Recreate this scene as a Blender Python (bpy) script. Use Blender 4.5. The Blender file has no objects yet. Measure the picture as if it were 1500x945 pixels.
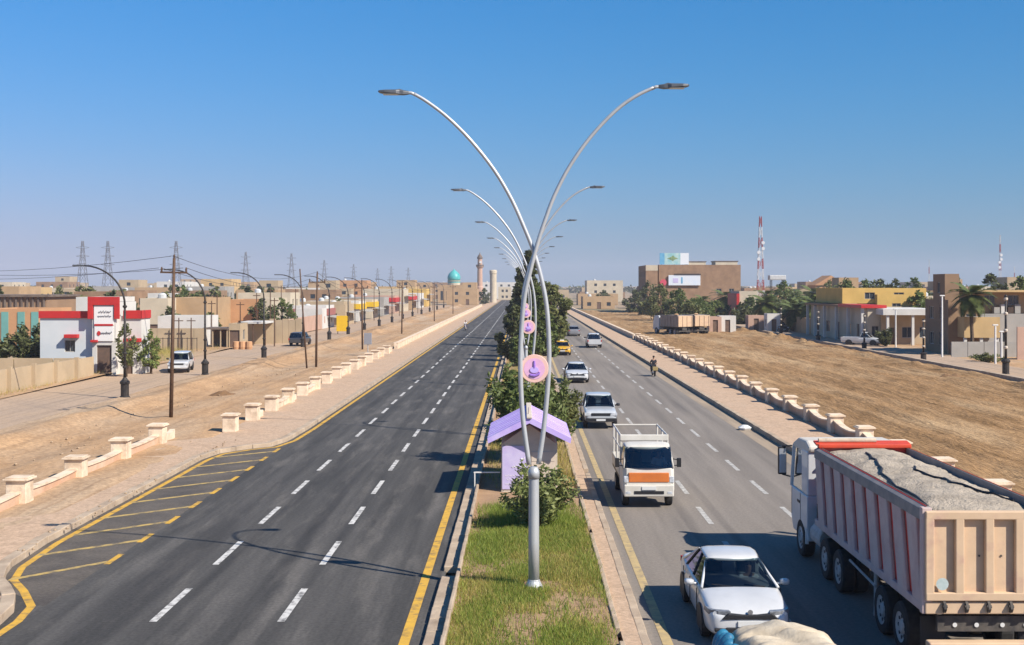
import bpy, bmesh, math, random
import numpy as np
from mathutils import Vector, Matrix, Quaternion
R = math.radians
random.seed(7)
rng = np.random.default_rng(11)
scene = bpy.context.scene
col = scene.collection

# ------------------------------------------------------------------ camera, sky, sun, exposure
H, F, VX, VY = 7.5, 1784.0, 765.0, 419.0        # eye height, focal length and vanishing point in photo pixels
cam_d = bpy.data.cameras.new('camera'); cam = bpy.data.objects.new('camera', cam_d); col.objects.link(cam)
cam.location = (0, 0, H); cam.rotation_euler = (R(90), 0, 0)
cam_d.sensor_width = 36; cam_d.lens = 36 * F / 1500
cam_d.shift_x = -(VX - 750) / 1500; cam_d.shift_y = -(472.5 - VY) / 1500
cam_d.clip_start = 0.5; cam_d.clip_end = 12000
scene.camera = cam

SHX, SHY = -0.93, 0.65                            # shadow of a 1 m post on level ground
sun_dir = Vector((SHX, SHY, -1)).normalized()
elev = math.asin(-sun_dir.z); azim = math.atan2(-sun_dir.x, -sun_dir.y)
w = bpy.data.worlds.new('World'); scene.world = w; w.use_nodes = True
nt = w.node_tree; nt.nodes.clear()
wo = nt.nodes.new('ShaderNodeOutputWorld'); bg = nt.nodes.new('ShaderNodeBackground')
sky = nt.nodes.new('ShaderNodeTexSky'); sky.sky_type = 'NISHITA'; sky.sun_disc = False
sky.sun_elevation = elev; sky.sun_rotation = azim
sky.altitude = 0; sky.air_density = 1.0; sky.dust_density = 0.3; sky.ozone_density = 3.0
sep = nt.nodes.new('ShaderNodeSeparateColor'); comb = nt.nodes.new('ShaderNodeCombineColor')   # the camera's rendering of this clear blue: red falls off faster than green and blue
tcw = nt.nodes.new('ShaderNodeTexCoord'); mpw = nt.nodes.new('ShaderNodeMapping'); mpw.vector_type = 'NORMAL'; mpw.inputs['Scale'].default_value = (1, 1, 1 / 0.6)
nt.links.new(tcw.outputs['Generated'], mpw.inputs['Vector']); nt.links.new(mpw.outputs[0], sky.inputs[0]); nt.links.new(sky.outputs[0], sep.inputs[0])
for ch, (gain, power) in enumerate(((0.0298, 2.2), (0.385, 1.0), (0.67, 1.0))):
    pw = nt.nodes.new('ShaderNodeMath'); pw.operation = 'POWER'; pw.inputs[1].default_value = power; mu = nt.nodes.new('ShaderNodeMath'); mu.operation = 'MULTIPLY'; mu.inputs[1].default_value = gain
    nt.links.new(sep.outputs[ch], pw.inputs[0]); nt.links.new(pw.outputs[0], mu.inputs[0]); nt.links.new(mu.outputs[0], comb.inputs[ch])
nt.links.new(comb.outputs[0], bg.inputs['Color'])
bg.inputs['Strength'].default_value = 0.108
nt.links.new(bg.outputs[0], wo.inputs[0])
sl = bpy.data.lights.new('sun', 'SUN'); so = bpy.data.objects.new('sun', sl); col.objects.link(so)
sl.energy = 5.0; sl.angle = R(0.53); sl.color = (1.0, 0.93, 0.82)
so.rotation_euler = sun_dir.to_track_quat('-Z', 'Y').to_euler(); so.location = (60, -40, 80)
vs = scene.view_settings; vs.view_transform = 'Standard'; vs.look = 'None'; vs.exposure = 0.58; vs.gamma = 1.0; vs.use_curve_mapping = False

def pX(x, Y): return (x - VX) / F * Y             # lateral metres of a photo column at a known distance
def pZ(y, Y): return H - (y - VY) / F * Y
def pG(x, y, z=0.0):                              # ground point under a photo pixel
    Y = F * (H - z) / (y - VY); return ((x - VX) / F * Y, Y)

# ------------------------------------------------------------------ materials
MAT = {}
def mat(name, c1, c2=None, scale=1.0, rough=.8, metal=0.0, bump=0.0, bscale=None, c3=None, s3=.05, stretch=(1, 1, 1),
        local=False, spec=.3, detail=5.0, lo=.35, hi=.65, lo3=.45, hi3=.7, bdist=.05, stretch3=(1, 1, 1), coat=0.0, tracks=None, grain=0.0, gscale=14.0):
    if name in MAT: return MAT[name]
    m = bpy.data.materials.new(name); m.use_nodes = True; t = m.node_tree; N = t.nodes; L = t.links
    b = N['Principled BSDF']
    b.inputs['Roughness'].default_value = rough; b.inputs['Metallic'].default_value = metal
    b.inputs['Specular IOR Level'].default_value = spec
    b.inputs['Coat Weight'].default_value = coat
    b.inputs['Base Color'].default_value = (*c1, 1)
    if local:
        src = N.new('ShaderNodeTexCoord').outputs['Object']
    else:
        src = N.new('ShaderNodeNewGeometry').outputs['Position']
    def noise(sc, st, lo, hi, det=detail):
        mp = N.new('ShaderNodeMapping'); mp.inputs['Scale'].default_value = st; L.new(src, mp.inputs['Vector'])
        n = N.new('ShaderNodeTexNoise'); n.inputs['Scale'].default_value = sc; n.inputs['Detail'].default_value = det
        n.inputs['Roughness'].default_value = .6
        L.new(mp.outputs[0], n.inputs['Vector'])
        r = N.new('ShaderNodeMapRange'); r.inputs['From Min'].default_value = lo; r.inputs['From Max'].default_value = hi
        L.new(n.outputs['Fac'], r.inputs['Value']); return r.outputs[0], n.outputs['Fac']
    out = None
    if c2 is not None:
        f, raw = noise(scale, stretch, lo, hi)
        mx = N.new('ShaderNodeMix'); mx.data_type = 'RGBA'
        mx.inputs[6].default_value = (*c1, 1); mx.inputs[7].default_value = (*c2, 1); L.new(f, mx.inputs[0]); out = mx.outputs[2]
    if c3 is not None:
        f, raw = noise(s3, stretch3, lo3, hi3)
        mx = N.new('ShaderNodeMix'); mx.data_type = 'RGBA'
        if out: L.new(out, mx.inputs[6])
        else: mx.inputs[6].default_value = (*c1, 1)
        mx.inputs[7].default_value = (*c3, 1); L.new(f, mx.inputs[0]); out = mx.outputs[2]
    if tracks:                                     # wheel and grader tracks: (colour, scale, amount)
        tc, ts, ta = tracks
        mp = N.new('ShaderNodeMapping'); mp.inputs['Rotation'].default_value = (0, 0, R(4)); mp.inputs['Scale'].default_value = (1, .02, 1); L.new(src, mp.inputs['Vector'])
        wv = N.new('ShaderNodeTexWave'); wv.inputs['Scale'].default_value = ts; wv.inputs['Distortion'].default_value = 9.0; wv.inputs['Detail'].default_value = 4; wv.inputs['Detail Scale'].default_value = 2.2
        L.new(mp.outputs[0], wv.inputs['Vector'])
        f, raw = noise(.35, (1, .12, 1), .42, .7)
        r = N.new('ShaderNodeMapRange'); r.inputs['From Min'].default_value = .55; r.inputs['From Max'].default_value = .95; r.inputs['To Max'].default_value = ta; L.new(wv.outputs['Fac'], r.inputs['Value'])
        mu = N.new('ShaderNodeMath'); mu.operation = 'MULTIPLY'; L.new(r.outputs[0], mu.inputs[0]); L.new(f, mu.inputs[1])
        mx = N.new('ShaderNodeMix'); mx.data_type = 'RGBA'
        if out: L.new(out, mx.inputs[6])
        else: mx.inputs[6].default_value = (*c1, 1)
        mx.inputs[7].default_value = (*tc, 1); L.new(mu.outputs[0], mx.inputs[0]); out = mx.outputs[2]
    if grain:                                      # fine speckle of the surface itself
        f, raw = noise(gscale, (1, 1, 1), .3, .7, 8.0)
        r = N.new('ShaderNodeMapRange'); r.inputs['To Min'].default_value = 1 - grain; r.inputs['To Max'].default_value = 1 + grain; L.new(f, r.inputs['Value'])
        mx = N.new('ShaderNodeVectorMath'); mx.operation = 'SCALE'
        if out: L.new(out, mx.inputs[0])
        else: mx.inputs[0].default_value = c1
        L.new(r.outputs[0], mx.inputs['Scale']); out = mx.outputs[0]
    if out: L.new(out, b.inputs['Base Color'])
    if bump:
        f, raw = noise(bscale or scale * 6, stretch, 0, 1)
        bp = N.new('ShaderNodeBump'); bp.inputs['Strength'].default_value = bump; bp.inputs['Distance'].default_value = bdist
        L.new(raw, bp.inputs['Height']); L.new(bp.outputs[0], b.inputs['Normal'])
    MAT[name] = m; return m

def leafmat(name, c1, c2, trans=.35):
    if name in MAT: return MAT[name]
    m = bpy.data.materials.new(name); m.use_nodes = True; t = m.node_tree; N = t.nodes; L = t.links; N.clear()
    o = N.new('ShaderNodeOutputMaterial'); g = N.new('ShaderNodeNewGeometry')
    mx = N.new('ShaderNodeMix'); mx.data_type = 'RGBA'; mx.inputs[6].default_value = (*c1, 1); mx.inputs[7].default_value = (*c2, 1)
    L.new(g.outputs['Random Per Island'], mx.inputs[0])
    p = N.new('ShaderNodeBsdfPrincipled'); p.inputs['Roughness'].default_value = .55; p.inputs['Specular IOR Level'].default_value = .3
    tr = N.new('ShaderNodeBsdfTranslucent'); ms = N.new('ShaderNodeMixShader'); ms.inputs[0].default_value = trans
    L.new(mx.outputs[2], p.inputs['Base Color']); L.new(mx.outputs[2], tr.inputs['Color'])
    L.new(p.outputs[0], ms.inputs[1]); L.new(tr.outputs[0], ms.inputs[2]); L.new(ms.outputs[0], o.inputs[0])
    MAT[name] = m; return m

def glassmat(name, tint=(.30, .36, .38)):
    if name in MAT: return MAT[name]
    m = bpy.data.materials.new(name); m.use_nodes = True; t = m.node_tree; N = t.nodes; L = t.links; N.clear()
    o = N.new('ShaderNodeOutputMaterial'); tr = N.new('ShaderNodeBsdfTransparent'); tr.inputs[0].default_value = (*tint, 1)
    gl = N.new('ShaderNodeBsdfGlossy'); gl.inputs['Roughness'].default_value = .04; gl.inputs['Color'].default_value = (.9, .95, 1, 1)
    fr = N.new('ShaderNodeFresnel'); fr.inputs[0].default_value = 1.75; ms = N.new('ShaderNodeMixShader')
    L.new(fr.outputs[0], ms.inputs[0]); L.new(tr.outputs[0], ms.inputs[1]); L.new(gl.outputs[0], ms.inputs[2]); L.new(ms.outputs[0], o.inputs[0])
    MAT[name] = m; return m

# ------------------------------------------------------------------ mesh helpers
class MB:
    def __init__(s): s.v = []; s.f = []; s.m = []
    def add(s, vs, fs, mi=0):
        o = len(s.v); s.v += [tuple(p) for p in vs]; s.f += [tuple(i + o for i in f) for f in fs]; s.m += [mi] * len(fs); return s
    def box(s, x0, x1, y0, y1, z0, z1, mi=0):
        return s.add([(x0,y0,z0),(x1,y0,z0),(x1,y1,z0),(x0,y1,z0),(x0,y0,z1),(x1,y0,z1),(x1,y1,z1),(x0,y1,z1)],
              [(3,2,1,0),(4,5,6,7),(0,1,5,4),(1,2,6,5),(2,3,7,6),(3,0,4,7)], mi)
    def quad(s, a, b, c, d, mi=0): return s.add([a, b, c, d], [(0, 1, 2, 3)], mi)
    def prism(s, poly, axis, lo, hi, mi=0):
        n = len(poly)
        def P(a, b, t): return {'x': (t, a, b), 'y': (a, t, b), 'z': (a, b, t)}[axis]
        vs = [P(a, b, lo) for a, b in poly] + [P(a, b, hi) for a, b in poly]
        fs = [tuple(range(n)), tuple(range(2 * n - 1, n - 1, -1))] + [(i, i + n, (i + 1) % n + n, (i + 1) % n) for i in range(n)]
        return s.add(vs, fs, mi)
    def tube(s, pts, r, n=8, mi=0, caps=True):
        pts = [Vector(p) for p in pts]; k = len(pts); rs = r if isinstance(r, (list, tuple)) else [r] * k
        vs = []; u = None
        for i, p in enumerate(pts):
            d = (pts[min(i + 1, k - 1)] - pts[max(i - 1, 0)]).normalized()
            if u is None:
                u = d.cross(Vector((0, 0, 1)));
                if u.length < .01: u = d.cross(Vector((0, 1, 0)))
            u = (u - d * u.dot(d)).normalized(); v = d.cross(u)
            for j in range(n):
                a = 2 * math.pi * (j + .5) / n; vs.append(p + (u * math.cos(a) + v * math.sin(a)) * rs[i])
        fs = [(i * n + j, i * n + (j + 1) % n, (i + 1) * n + (j + 1) % n, (i + 1) * n + j) for i in range(k - 1) for j in range(n)]
        if caps: fs += [tuple(range(n - 1, -1, -1)), tuple((k - 1) * n + j for j in range(n))]
        return s.add(vs, fs, mi)
    def lathe(s, prof, n=20, c=(0, 0, 0), axis='z', mi=0, caps=True):
        vs = []
        for r, h in prof:
            for j in range(n):
                a = 2 * math.pi * j / n; x, y = r * math.cos(a), r * math.sin(a)
                p = (x, y, h) if axis == 'z' else ((h, x, y) if axis == 'x' else (x, h, y))
                vs.append((p[0] + c[0], p[1] + c[1], p[2] + c[2]))
        k = len(prof)
        fs = [(i * n + j, i * n + (j + 1) % n, (i + 1) * n + (j + 1) % n, (i + 1) * n + j) for i in range(k - 1) for j in range(n)]
        if caps: fs += [tuple(range(n - 1, -1, -1)), tuple((k - 1) * n + j for j in range(n))]
        return s.add(vs, fs, mi)
    def loft(s, rings, closed=True, caps=True, mi=0):
        n = len(rings[0]); vs = [p for r in rings for p in r]; k = len(rings)
        fs = [(i * n + j, i * n + (j + 1) % n, (i + 1) * n + (j + 1) % n, (i + 1) * n + j) for i in range(k - 1) for j in range(n if closed else n - 1)]
        if caps and closed: fs += [tuple(range(n - 1, -1, -1)), tuple((k - 1) * n + j for j in range(n))]
        return s.add(vs, fs, mi)
    def mesh(s, name):
        me = bpy.data.meshes.new(name); me.from_pydata(s.v, [], s.f)
        if len(s.f) < 3000:
            bm = bmesh.new(); bm.from_mesh(me); bmesh.ops.recalc_face_normals(bm, faces=bm.faces); bm.to_mesh(me); bm.free()
        if any(s.m): me.polygons.foreach_set('material_index', s.m)
        return me
    def build(s, name, m, parent=None, smooth=False, bevel=0, sub=0):
        me = s.mesh(name)
        for q in (m if isinstance(m, (list, tuple)) else [m]): me.materials.append(q)
        return place(name, me, parent, smooth=smooth, bevel=bevel, sub=sub)

def place(name, me, parent=None, loc=(0, 0, 0), rotz=0, scale=None, smooth=False, bevel=0, sub=0):
    o = bpy.data.objects.new(name, me); col.objects.link(o); o.parent = parent; o.location = loc
    if rotz: o.rotation_euler = (0, 0, rotz)
    if scale: o.scale = scale
    if smooth: me.polygons.foreach_set('use_smooth', [True] * len(me.polygons))
    if bevel:
        b = o.modifiers.new('bevel', 'BEVEL'); b.width = bevel; b.segments = 2; b.limit_method = 'ANGLE'; b.angle_limit = R(40)
    if sub:
        b = o.modifiers.new('sub', 'SUBSURF'); b.levels = sub; b.render_levels = sub
    return o
def npmesh(name, co, k, m):                       # co: (n*k, 3) faces of k corners each, unshared
    me = bpy.data.meshes.new(name); n = len(co); me.vertices.add(n); me.vertices.foreach_set('co', co.astype(np.float32).ravel())
    me.loops.add(n); me.loops.foreach_set('vertex_index', np.arange(n, dtype=np.int32)); nf = n // k
    me.polygons.add(nf); me.polygons.foreach_set('loop_start', np.arange(0, n, k, dtype=np.int32))
    me.polygons.foreach_set('loop_total', np.full(nf, k, dtype=np.int32)); me.update(calc_edges=True); me.materials.append(m); return me
def tag(o, label, cat, group=None, kind=None):
    o['label'] = label; o['category'] = cat
    if group: o['group'] = group
    if kind: o['kind'] = kind
    return o
def thing(name, label, cat, loc=(0, 0, 0), rotz=0, group=None):
    o = bpy.data.objects.new(name, None); col.objects.link(o); o.location = loc; o.rotation_euler = (0, 0, rotz); o.empty_display_size = .2
    return tag(o, label, cat, group)
def struct(o): o['kind'] = 'structure'; return o
def copy_tree(o, parent=None):
    c = o.copy(); col.objects.link(c); c.parent = parent
    for ch in list(o.children): copy_tree(ch, c)
    return c
def ordinal(i): return ['nearest', 'second nearest', 'third nearest', 'fourth nearest', 'fifth nearest', 'sixth nearest', 'seventh nearest', 'eighth nearest',
    'ninth nearest', 'tenth nearest', 'eleventh nearest', 'twelfth nearest', 'thirteenth nearest', 'fourteenth nearest', 'fifteenth nearest'][i]
def nth(i):
    o = ['first', 'second', 'third', 'fourth', 'fifth', 'sixth', 'seventh', 'eighth', 'ninth']
    t = ['tenth', 'eleventh', 'twelfth', 'thirteenth', 'fourteenth', 'fifteenth', 'sixteenth', 'seventeenth', 'eighteenth', 'nineteenth']
    n = i + 1
    if n < 10: return o[n - 1]
    if n < 20: return t[n - 10]
    d = ['twent', 'thirt', 'fort', 'fift', 'sixt', 'sevent', 'eight', 'ninet'][n // 10 - 2]
    return d + 'ieth' if n % 10 == 0 else d + 'y-' + o[n % 10 - 1]
def vnoise(x, y, seed=0):                          # smooth value noise for terrain
    def h(i, j): return (np.sin(i * 127.1 + j * 311.7 + seed * 74.7) * 43758.5453) % 1.0
    i, j = np.floor(x), np.floor(y); u, v = x - i, y - j; u = u * u * (3 - 2 * u); v = v * v * (3 - 2 * v)
    return h(i, j) * (1 - u) * (1 - v) + h(i + 1, j) * u * (1 - v) + h(i, j + 1) * (1 - u) * v + h(i + 1, j + 1) * u * v
def sheet(name, x0, x1, y0, y1, dx, dy, zf, m):   # an uneven strip of ground
    xs = np.linspace(x0, x1, max(2, int((x1 - x0) / dx) + 1)); ys = np.linspace(y0, y1, max(2, int((y1 - y0) / dy) + 1))
    X, Y = np.meshgrid(xs, ys); Z = zf(X, Y); nx, ny = len(xs), len(ys)
    me = bpy.data.meshes.new(name); a = np.arange(nx * ny).reshape(ny, nx)
    fs = np.stack([a[:-1, :-1], a[:-1, 1:], a[1:, 1:], a[1:, :-1]], -1).reshape(-1, 4)
    me.vertices.add(nx * ny); me.vertices.foreach_set('co', np.stack([X, Y, Z], -1).astype(np.float32).ravel())
    me.loops.add(fs.size); me.loops.foreach_set('vertex_index', fs.astype(np.int32).ravel())
    me.polygons.add(len(fs)); me.polygons.foreach_set('loop_start', np.arange(0, fs.size, 4, dtype=np.int32))
    me.polygons.foreach_set('loop_total', np.full(len(fs), 4, dtype=np.int32)); me.update(calc_edges=True); me.materials.append(m)
    return struct(place(name, me, smooth=True))

# ------------------------------------------------------------------ palette
sand = mat('sand', grain=.28, gscale=5, c1= (.45, .285, .158), c2=(.32, .195, .105), scale=.6, bump=.9, bscale=3.5, c3=(.41, .31, .215), s3=.16, tracks=((.26, .165, .095), .35, .8), rough=.95, spec=.1, lo=.4, hi=.72, stretch=(1, .45, 1), stretch3=(1, .3, 1), detail=9)
town_ground = mat('town_ground', (.36, .26, .17), (.28, .21, .14), .08, rough=.95, spec=.1, c3=(.22, .2, .12), s3=.02)
earth = mat('earth', grain=.34, gscale=5, c1= (.335, .20, .095), c2=(.20, .115, .05), scale=1.6, bump=1.0, bscale=5.5, c3=(.43, .29, .16), s3=.22, tracks=((.17, .10, .045), .55, .9), rough=.95, spec=.1,
            stretch=(1, .16, 1), stretch3=(1.0, .2, 1), detail=9, lo=.38, hi=.66, bdist=.12)
dusty_road = mat('dusty_road', grain=.16, gscale=6, c1= (.37, .275, .20), c2=(.43, .31, .215), scale=.25, tracks=((.25, .19, .14), .3, .7), bump=.3, bscale=4, c3=(.43, .3, .19), s3=.07, rough=.9, spec=.15, stretch=(1, .2, 1))
asphalt_new = mat('asphalt_new', grain=.26, gscale=11, c1= (.049, .046, .042), c2=(.092, .085, .077), scale=.9, bump=.35, bscale=28, c3=(.19, .17, .148), s3=.9, detail=10, tracks=((.030, .028, .027), .22, .7), rough=.82, spec=.22,
                  stretch=(1.6, .06, 1), stretch3=(1.6, .22, 1), lo3=.5, hi3=.95, bdist=.01)
asphalt_old = mat('asphalt_old', grain=.16, gscale=11, c1= (.195, .168, .142), c2=(.24, .208, .176), scale=.8, bump=.3, bscale=25, c3=(.13, .115, .10), s3=.6, rough=.85, spec=.2, tracks=((.115, .10, .088), .22, .7),
                  stretch=(1.1, .06, 1), stretch3=(1.2, .05, 1), lo3=.5, hi3=.8, bdist=.01)
paver = mat('paver', grain=.22, gscale=8, c1= (.50, .35, .24), c2=(.42, .295, .20), scale=2.2, bump=.4, bscale=9, c3=(.46, .33, .23), s3=.3, rough=.9, spec=.1)
kerb_m = mat('kerb_concrete', (.47, .37, .27), (.34, .26, .19), 1.2, bump=.4, bscale=8, rough=.9, spec=.1, c3=(.25, .19, .14), s3=.7, lo3=.55, hi3=.75)
wall_stone = mat('wall_stone', (.74, .60, .45), (.63, .49, .35), 1.6, bump=.4, bscale=7, rough=.85, spec=.15, c3=(.40, .29, .20), s3=1.6, lo3=.5, hi3=.8, detail=9)
wall_pink = mat('wall_pink', (.55, .34, .22), (.48, .29, .185), .8, bump=.25, bscale=7, rough=.85, spec=.15, c3=(.60, .45, .33), s3=.6)
white_paint = mat('road_white', (.60, .58, .54), (.44, .42, .39), 4, rough=.75, c3=(.13, .125, .12), s3=4, lo3=.5, hi3=.66, detail=10)
yellow_paint = mat('road_yellow', (.64, .37, .045), (.50, .29, .05), 2.5, rough=.75, c3=(.20, .14, .07), s3=3, lo3=.5, hi3=.7, detail=10)
yellow_worn = mat('road_yellow_worn', (.50, .37, .17), (.36, .27, .15), 3, rough=.8, c3=(.22, .18, .13), s3=4, lo3=.52, hi3=.7)
yellow_dim = mat('road_yellow_dim', (.50, .34, .10), (.34, .25, .11), 3, rough=.75, c3=(.14, .115, .08), s3=3, lo3=.48, hi3=.66, detail=10)
soil = mat('soil', (.37, .24, .145), (.30, .195, .12), 1.5, bump=.6, bscale=6, rough=.95, spec=.1)
steel = mat('galvanised', (.50, .51, .51), (.42, .43, .44), 3, rough=.45, metal=.35, local=True, stretch=(1, 1, .3))
darksteel = mat('dark_steel', (.045, .04, .04), (.075, .06, .05), 4, rough=.5, metal=.3)
rustpole = mat('rusty_pole', (.085, .05, .032), (.13, .075, .045), 6, rough=.7, metal=.2)
black = mat('black_rubber', (.018, .018, .019), (.035, .033, .031), 9, rough=.8, local=True)
glass = glassmat('vehicle_glass'); pane_m = mat('window_pane', (.035, .045, .055), rough=.12, spec=.6)
HAZE = 0.00022
# ------------------------------------------------------------------ the setting: ground, roads, kerbs, pavements
g = MB(); g.quad((-4500, -80, -.12), (4500, -80, -.12), (4500, 7000, -.12), (-4500, 7000, -.12))
struct(g.build('ground', town_ground))
YE = 640.0
g = MB(); g.box(-14.0, -2.0, 4, YE, -.1, 0); left_road = struct(g.build('left_road', asphalt_new))
g = MB(); g.box(2.6, 12.2, 4, YE, -.1, 0.001); right_road = struct(g.build('right_road', asphalt_old))
# dusty gutters beside the kerbs of the older carriageway
dust = mat('gutter_dust', (.36, .28, .20), (.25, .205, .16), 1.2, rough=.95, spec=.1, stretch=(1, .12, 1))
g = MB(); g.quad((11.25, 8, .006), (12.1, 8, .006), (12.1, 420, .006), (11.25, 420, .006)); g.build('gutter_strip', dust, right_road)

def path_offset(path, d):
    out = []
    for i, p in enumerate(path):
        a = Vector(path[max(i - 1, 0)]); b = Vector(path[min(i + 1, len(path) - 1)]); t = (b - a).normalized()
        out.append((p[0] - t.y * d, p[1] + t.x * d))
    return out
def ribbon(path, d0, d1, z):
    a, b = path_offset(path, d0), path_offset(path, d1); mb = MB()
    for i in range(len(path) - 1): mb.quad((*a[i], z), (*b[i], z), (*b[i + 1], z), (*a[i + 1], z))
    return mb
def walk(path, step):                              # evenly spaced points along a path
    out = []; carry = 0.0
    for i in range(len(path) - 1):
        a, b = Vector(path[i]), Vector(path[i + 1]); L = (b - a).length; s = carry
        while s < L: out.append(a + (b - a) * (s / L)); s += step
        carry = s - L
    return out
kpath = [(-11.55, 5), (-11.55, 27.2), (-11.75, 28.4), (-12.5, 29.8), (-13.2, 30.9), (-13.6, 32.4), (-13.83, 35.5), (-13.83, 52.5), (-13.6, 54.4), (-12.6, 56.0),
         (-11.7, 56.8), (-11.3, 59), (-11.2, 64), (-11.2, YE)]
def kerb(name, path, width, z0, z1, m, near, side=1, step=1.0):
    """near stones one by one, the far run as one strip"""
    root = None; pts = [p for p in walk(path, step) if p.y < near]
    far = [(-999, near)] + [p for p in path if p[1] > near]; far[0] = (pts[-1].x, pts[-1].y) if pts else path[0]
    mb = MB(); a, b = path_offset(far, 0), path_offset(far, side * width)
    for i in range(len(far) - 1):
        A, B, C, D = a[i], b[i], b[i + 1], a[i + 1]
        mb.add([(*A, z0), (*B, z0), (*C, z0), (*D, z0), (*A, z1), (*B, z1), (*C, z1), (*D, z1)], [(4, 5, 6, 7), (0, 1, 5, 4), (2, 3, 7, 6), (0, 3, 7, 4), (1, 2, 6, 5)])
    root = struct(mb.build(name, m))
    st = MB(); st.box(0.008, step - .012, 0, side * width, z0, z1); me = st.mesh('kerbstone'); me.materials.append(m)
    for i in range(len(pts) - 1):
        p, q = pts[i], pts[i + 1]; d = q - p
        if d.length > step * 1.3 or random.random() < .012: continue
        o = place('kerbstone', me, root, (p.x, p.y, random.uniform(-.012, .012)), math.atan2(d.y, d.x) + random.uniform(-.012, .012), bevel=.02)
        o.scale = (d.length / step, 1, 1)
    return root
kerb('left_kerb', kpath, .32, -.05, .2, kerb_m, 85)
kerb('right_kerb', [(12.1, 5), (12.1, YE)], .25, -.05, .25, kerb_m, 80, side=-1)
# left pavement between the kerb and the low wall
inner = path_offset(kpath, .3); mb = MB()
outer = [(-17.35 if p[1] < 57 else -15.0, p[1]) for p in inner]
for i in range(len(inner) - 1): mb.quad((*inner[i], .17), (*outer[i], .17), (*outer[i + 1], .17), (*inner[i + 1], .17))
struct(mb.build('left_pavement', paver))
g = MB(); g.box(12.35, 15.4, 5, YE, -.05, .2); struct(g.build('right_pavement', paver))
# gaps of drifted sand and broken kerb edge
for (x, y, s) in ((-13.95, 41.5, .5), (-14.0, 46.5, .7), (-13.9, 36.0, .35), (-14.2, 38.2, .45), (-14.1, 50, .5)):
    pass

# ---- median: stepped kerbs and a raised planting bed
MY0, MY1 = 6.0, 620.0
kerb('median_left_kerb', [(-2.06, MY0), (-2.06, MY1)], .40, -.05, .13, kerb_m, 72, side=-1)
kerb('median_right_kerb', [(2.66, MY0), (2.66, MY1)], .2, -.05, .14, kerb_m, 72, side=1)
kerb('bed_left_kerb', [(-1.655, MY0), (-1.655, MY1)], .09, 0, .34, kerb_m, 60, side=-1)
kerb('bed_right_kerb', [(2.10, MY0), (2.10, MY1)], .12, 0, .22, kerb_m, 60, side=1)
g = MB(); g.box(2.10, 2.46, MY0, MY1, -.05, .13); struct(g.build('median_gutter_right', paver))
median = sheet('median_soil', -1.57, 1.99, MY0, MY1, .22, .6, lambda X, Y: .14 + .07 * (vnoise(X * 1.1, Y * .9) - .4) + .02 * vnoise(X * 4, Y * 3, 3), soil)

# ---- paint
bay_m = mat('bay_asphalt', (.098, .082, .066), (.13, .11, .09), 1.0, rough=.85, bump=.3, bscale=25, grain=.25, gscale=11, c3=(.07, .06, .052), s3=.6, detail=9)
mb = MB(); mb.add([(-11.2, 28.5, .004), (-11.2, 57.5, .004), (-12.6, 56.0, .004), (-13.6, 54.4, .004), (-13.83, 52.5, .004), (-13.83, 35.5, .004), (-13.6, 32.4, .004), (-13.2, 30.9, .004), (-12.5, 29.8, .004)], [tuple(range(9))]); mb.build('bay_surface', bay_m, left_road)
def paint(mb, name, m, road): return mb.build(name, m, road)
dash = MB(); dash.quad((-.085, -1.5, 0), (.085, -1.5, 0), (.085, 1.5, 0), (-.085, 1.5, 0)); dme = dash.mesh('lane_dash'); dme.materials.append(white_paint)
worn_white = mat('road_white_worn', (.50, .48, .44), (.36, .34, .31), 4, rough=.8, c3=(.2, .185, .17), s3=5, lo3=.5, hi3=.66)
dme2 = dme.copy(); dme2.materials.clear(); dme2.materials.append(worn_white)
for X, road, me, mm in ((-8.27, left_road, dme, white_paint), (-5.39, left_road, dme, white_paint), (5.95, right_road, dme2, worn_white), (8.8, right_road, dme2, worn_white)):
    Y = 28.7 - 5.57 * 2; far = MB()
    while Y < YE - 10:
        if Y < 230: place('lane_dash', me, road, (X + random.uniform(-.02, .02), Y, .006), random.uniform(-.003, .003))
        else: far.quad((X - .085, Y - 1.5, .006), (X + .085, Y - 1.5, .006), (X + .085, Y + 1.5, .006), (X - .085, Y + 1.5, .006))
        Y += 5.57
    far.build('far_lane_dashes', mm, road)['kind'] = 'stuff'
ypath = path_offset(kpath, -.28)
ribbon(ypath, -.1, .1, .007).build('edge_line', yellow_paint, left_road)
ribbon([(-2.48, 5), (-2.48, YE)], -.11, .11, .007).build('edge_line', yellow_paint, left_road)
ribbon([(3.05, 5), (3.05, YE)], -.11, .11, .008).build('edge_line', yellow_worn, right_road)
for i, Y in enumerate((33.3, 36.1, 38.9, 41.6, 44.4, 47.2, 49.9, 52.7, 55.4)):     # parking bay
    x1 = -11.2
    mb = MB(); mb.quad((x1 - .085, Y - .5, .008), (x1 + .085, Y - .5, .008), (x1 + .085, Y + .75, .008), (x1 - .085, Y + .75, .008)); mb.build('bay_tick', yellow_paint, left_road)
    a, b = (-13.5 if i else -13.1, Y - 2.25), (x1 - .09, Y - .22)
    mb = MB(); mb.quad((a[0], a[1] - .15, .0075), (b[0], b[1] - .15, .0075), (b[0], b[1] + .15, .0075), (a[0], a[1] + .15, .0075)); mb.build('bay_stripe', yellow_dim, left_road)

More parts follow.
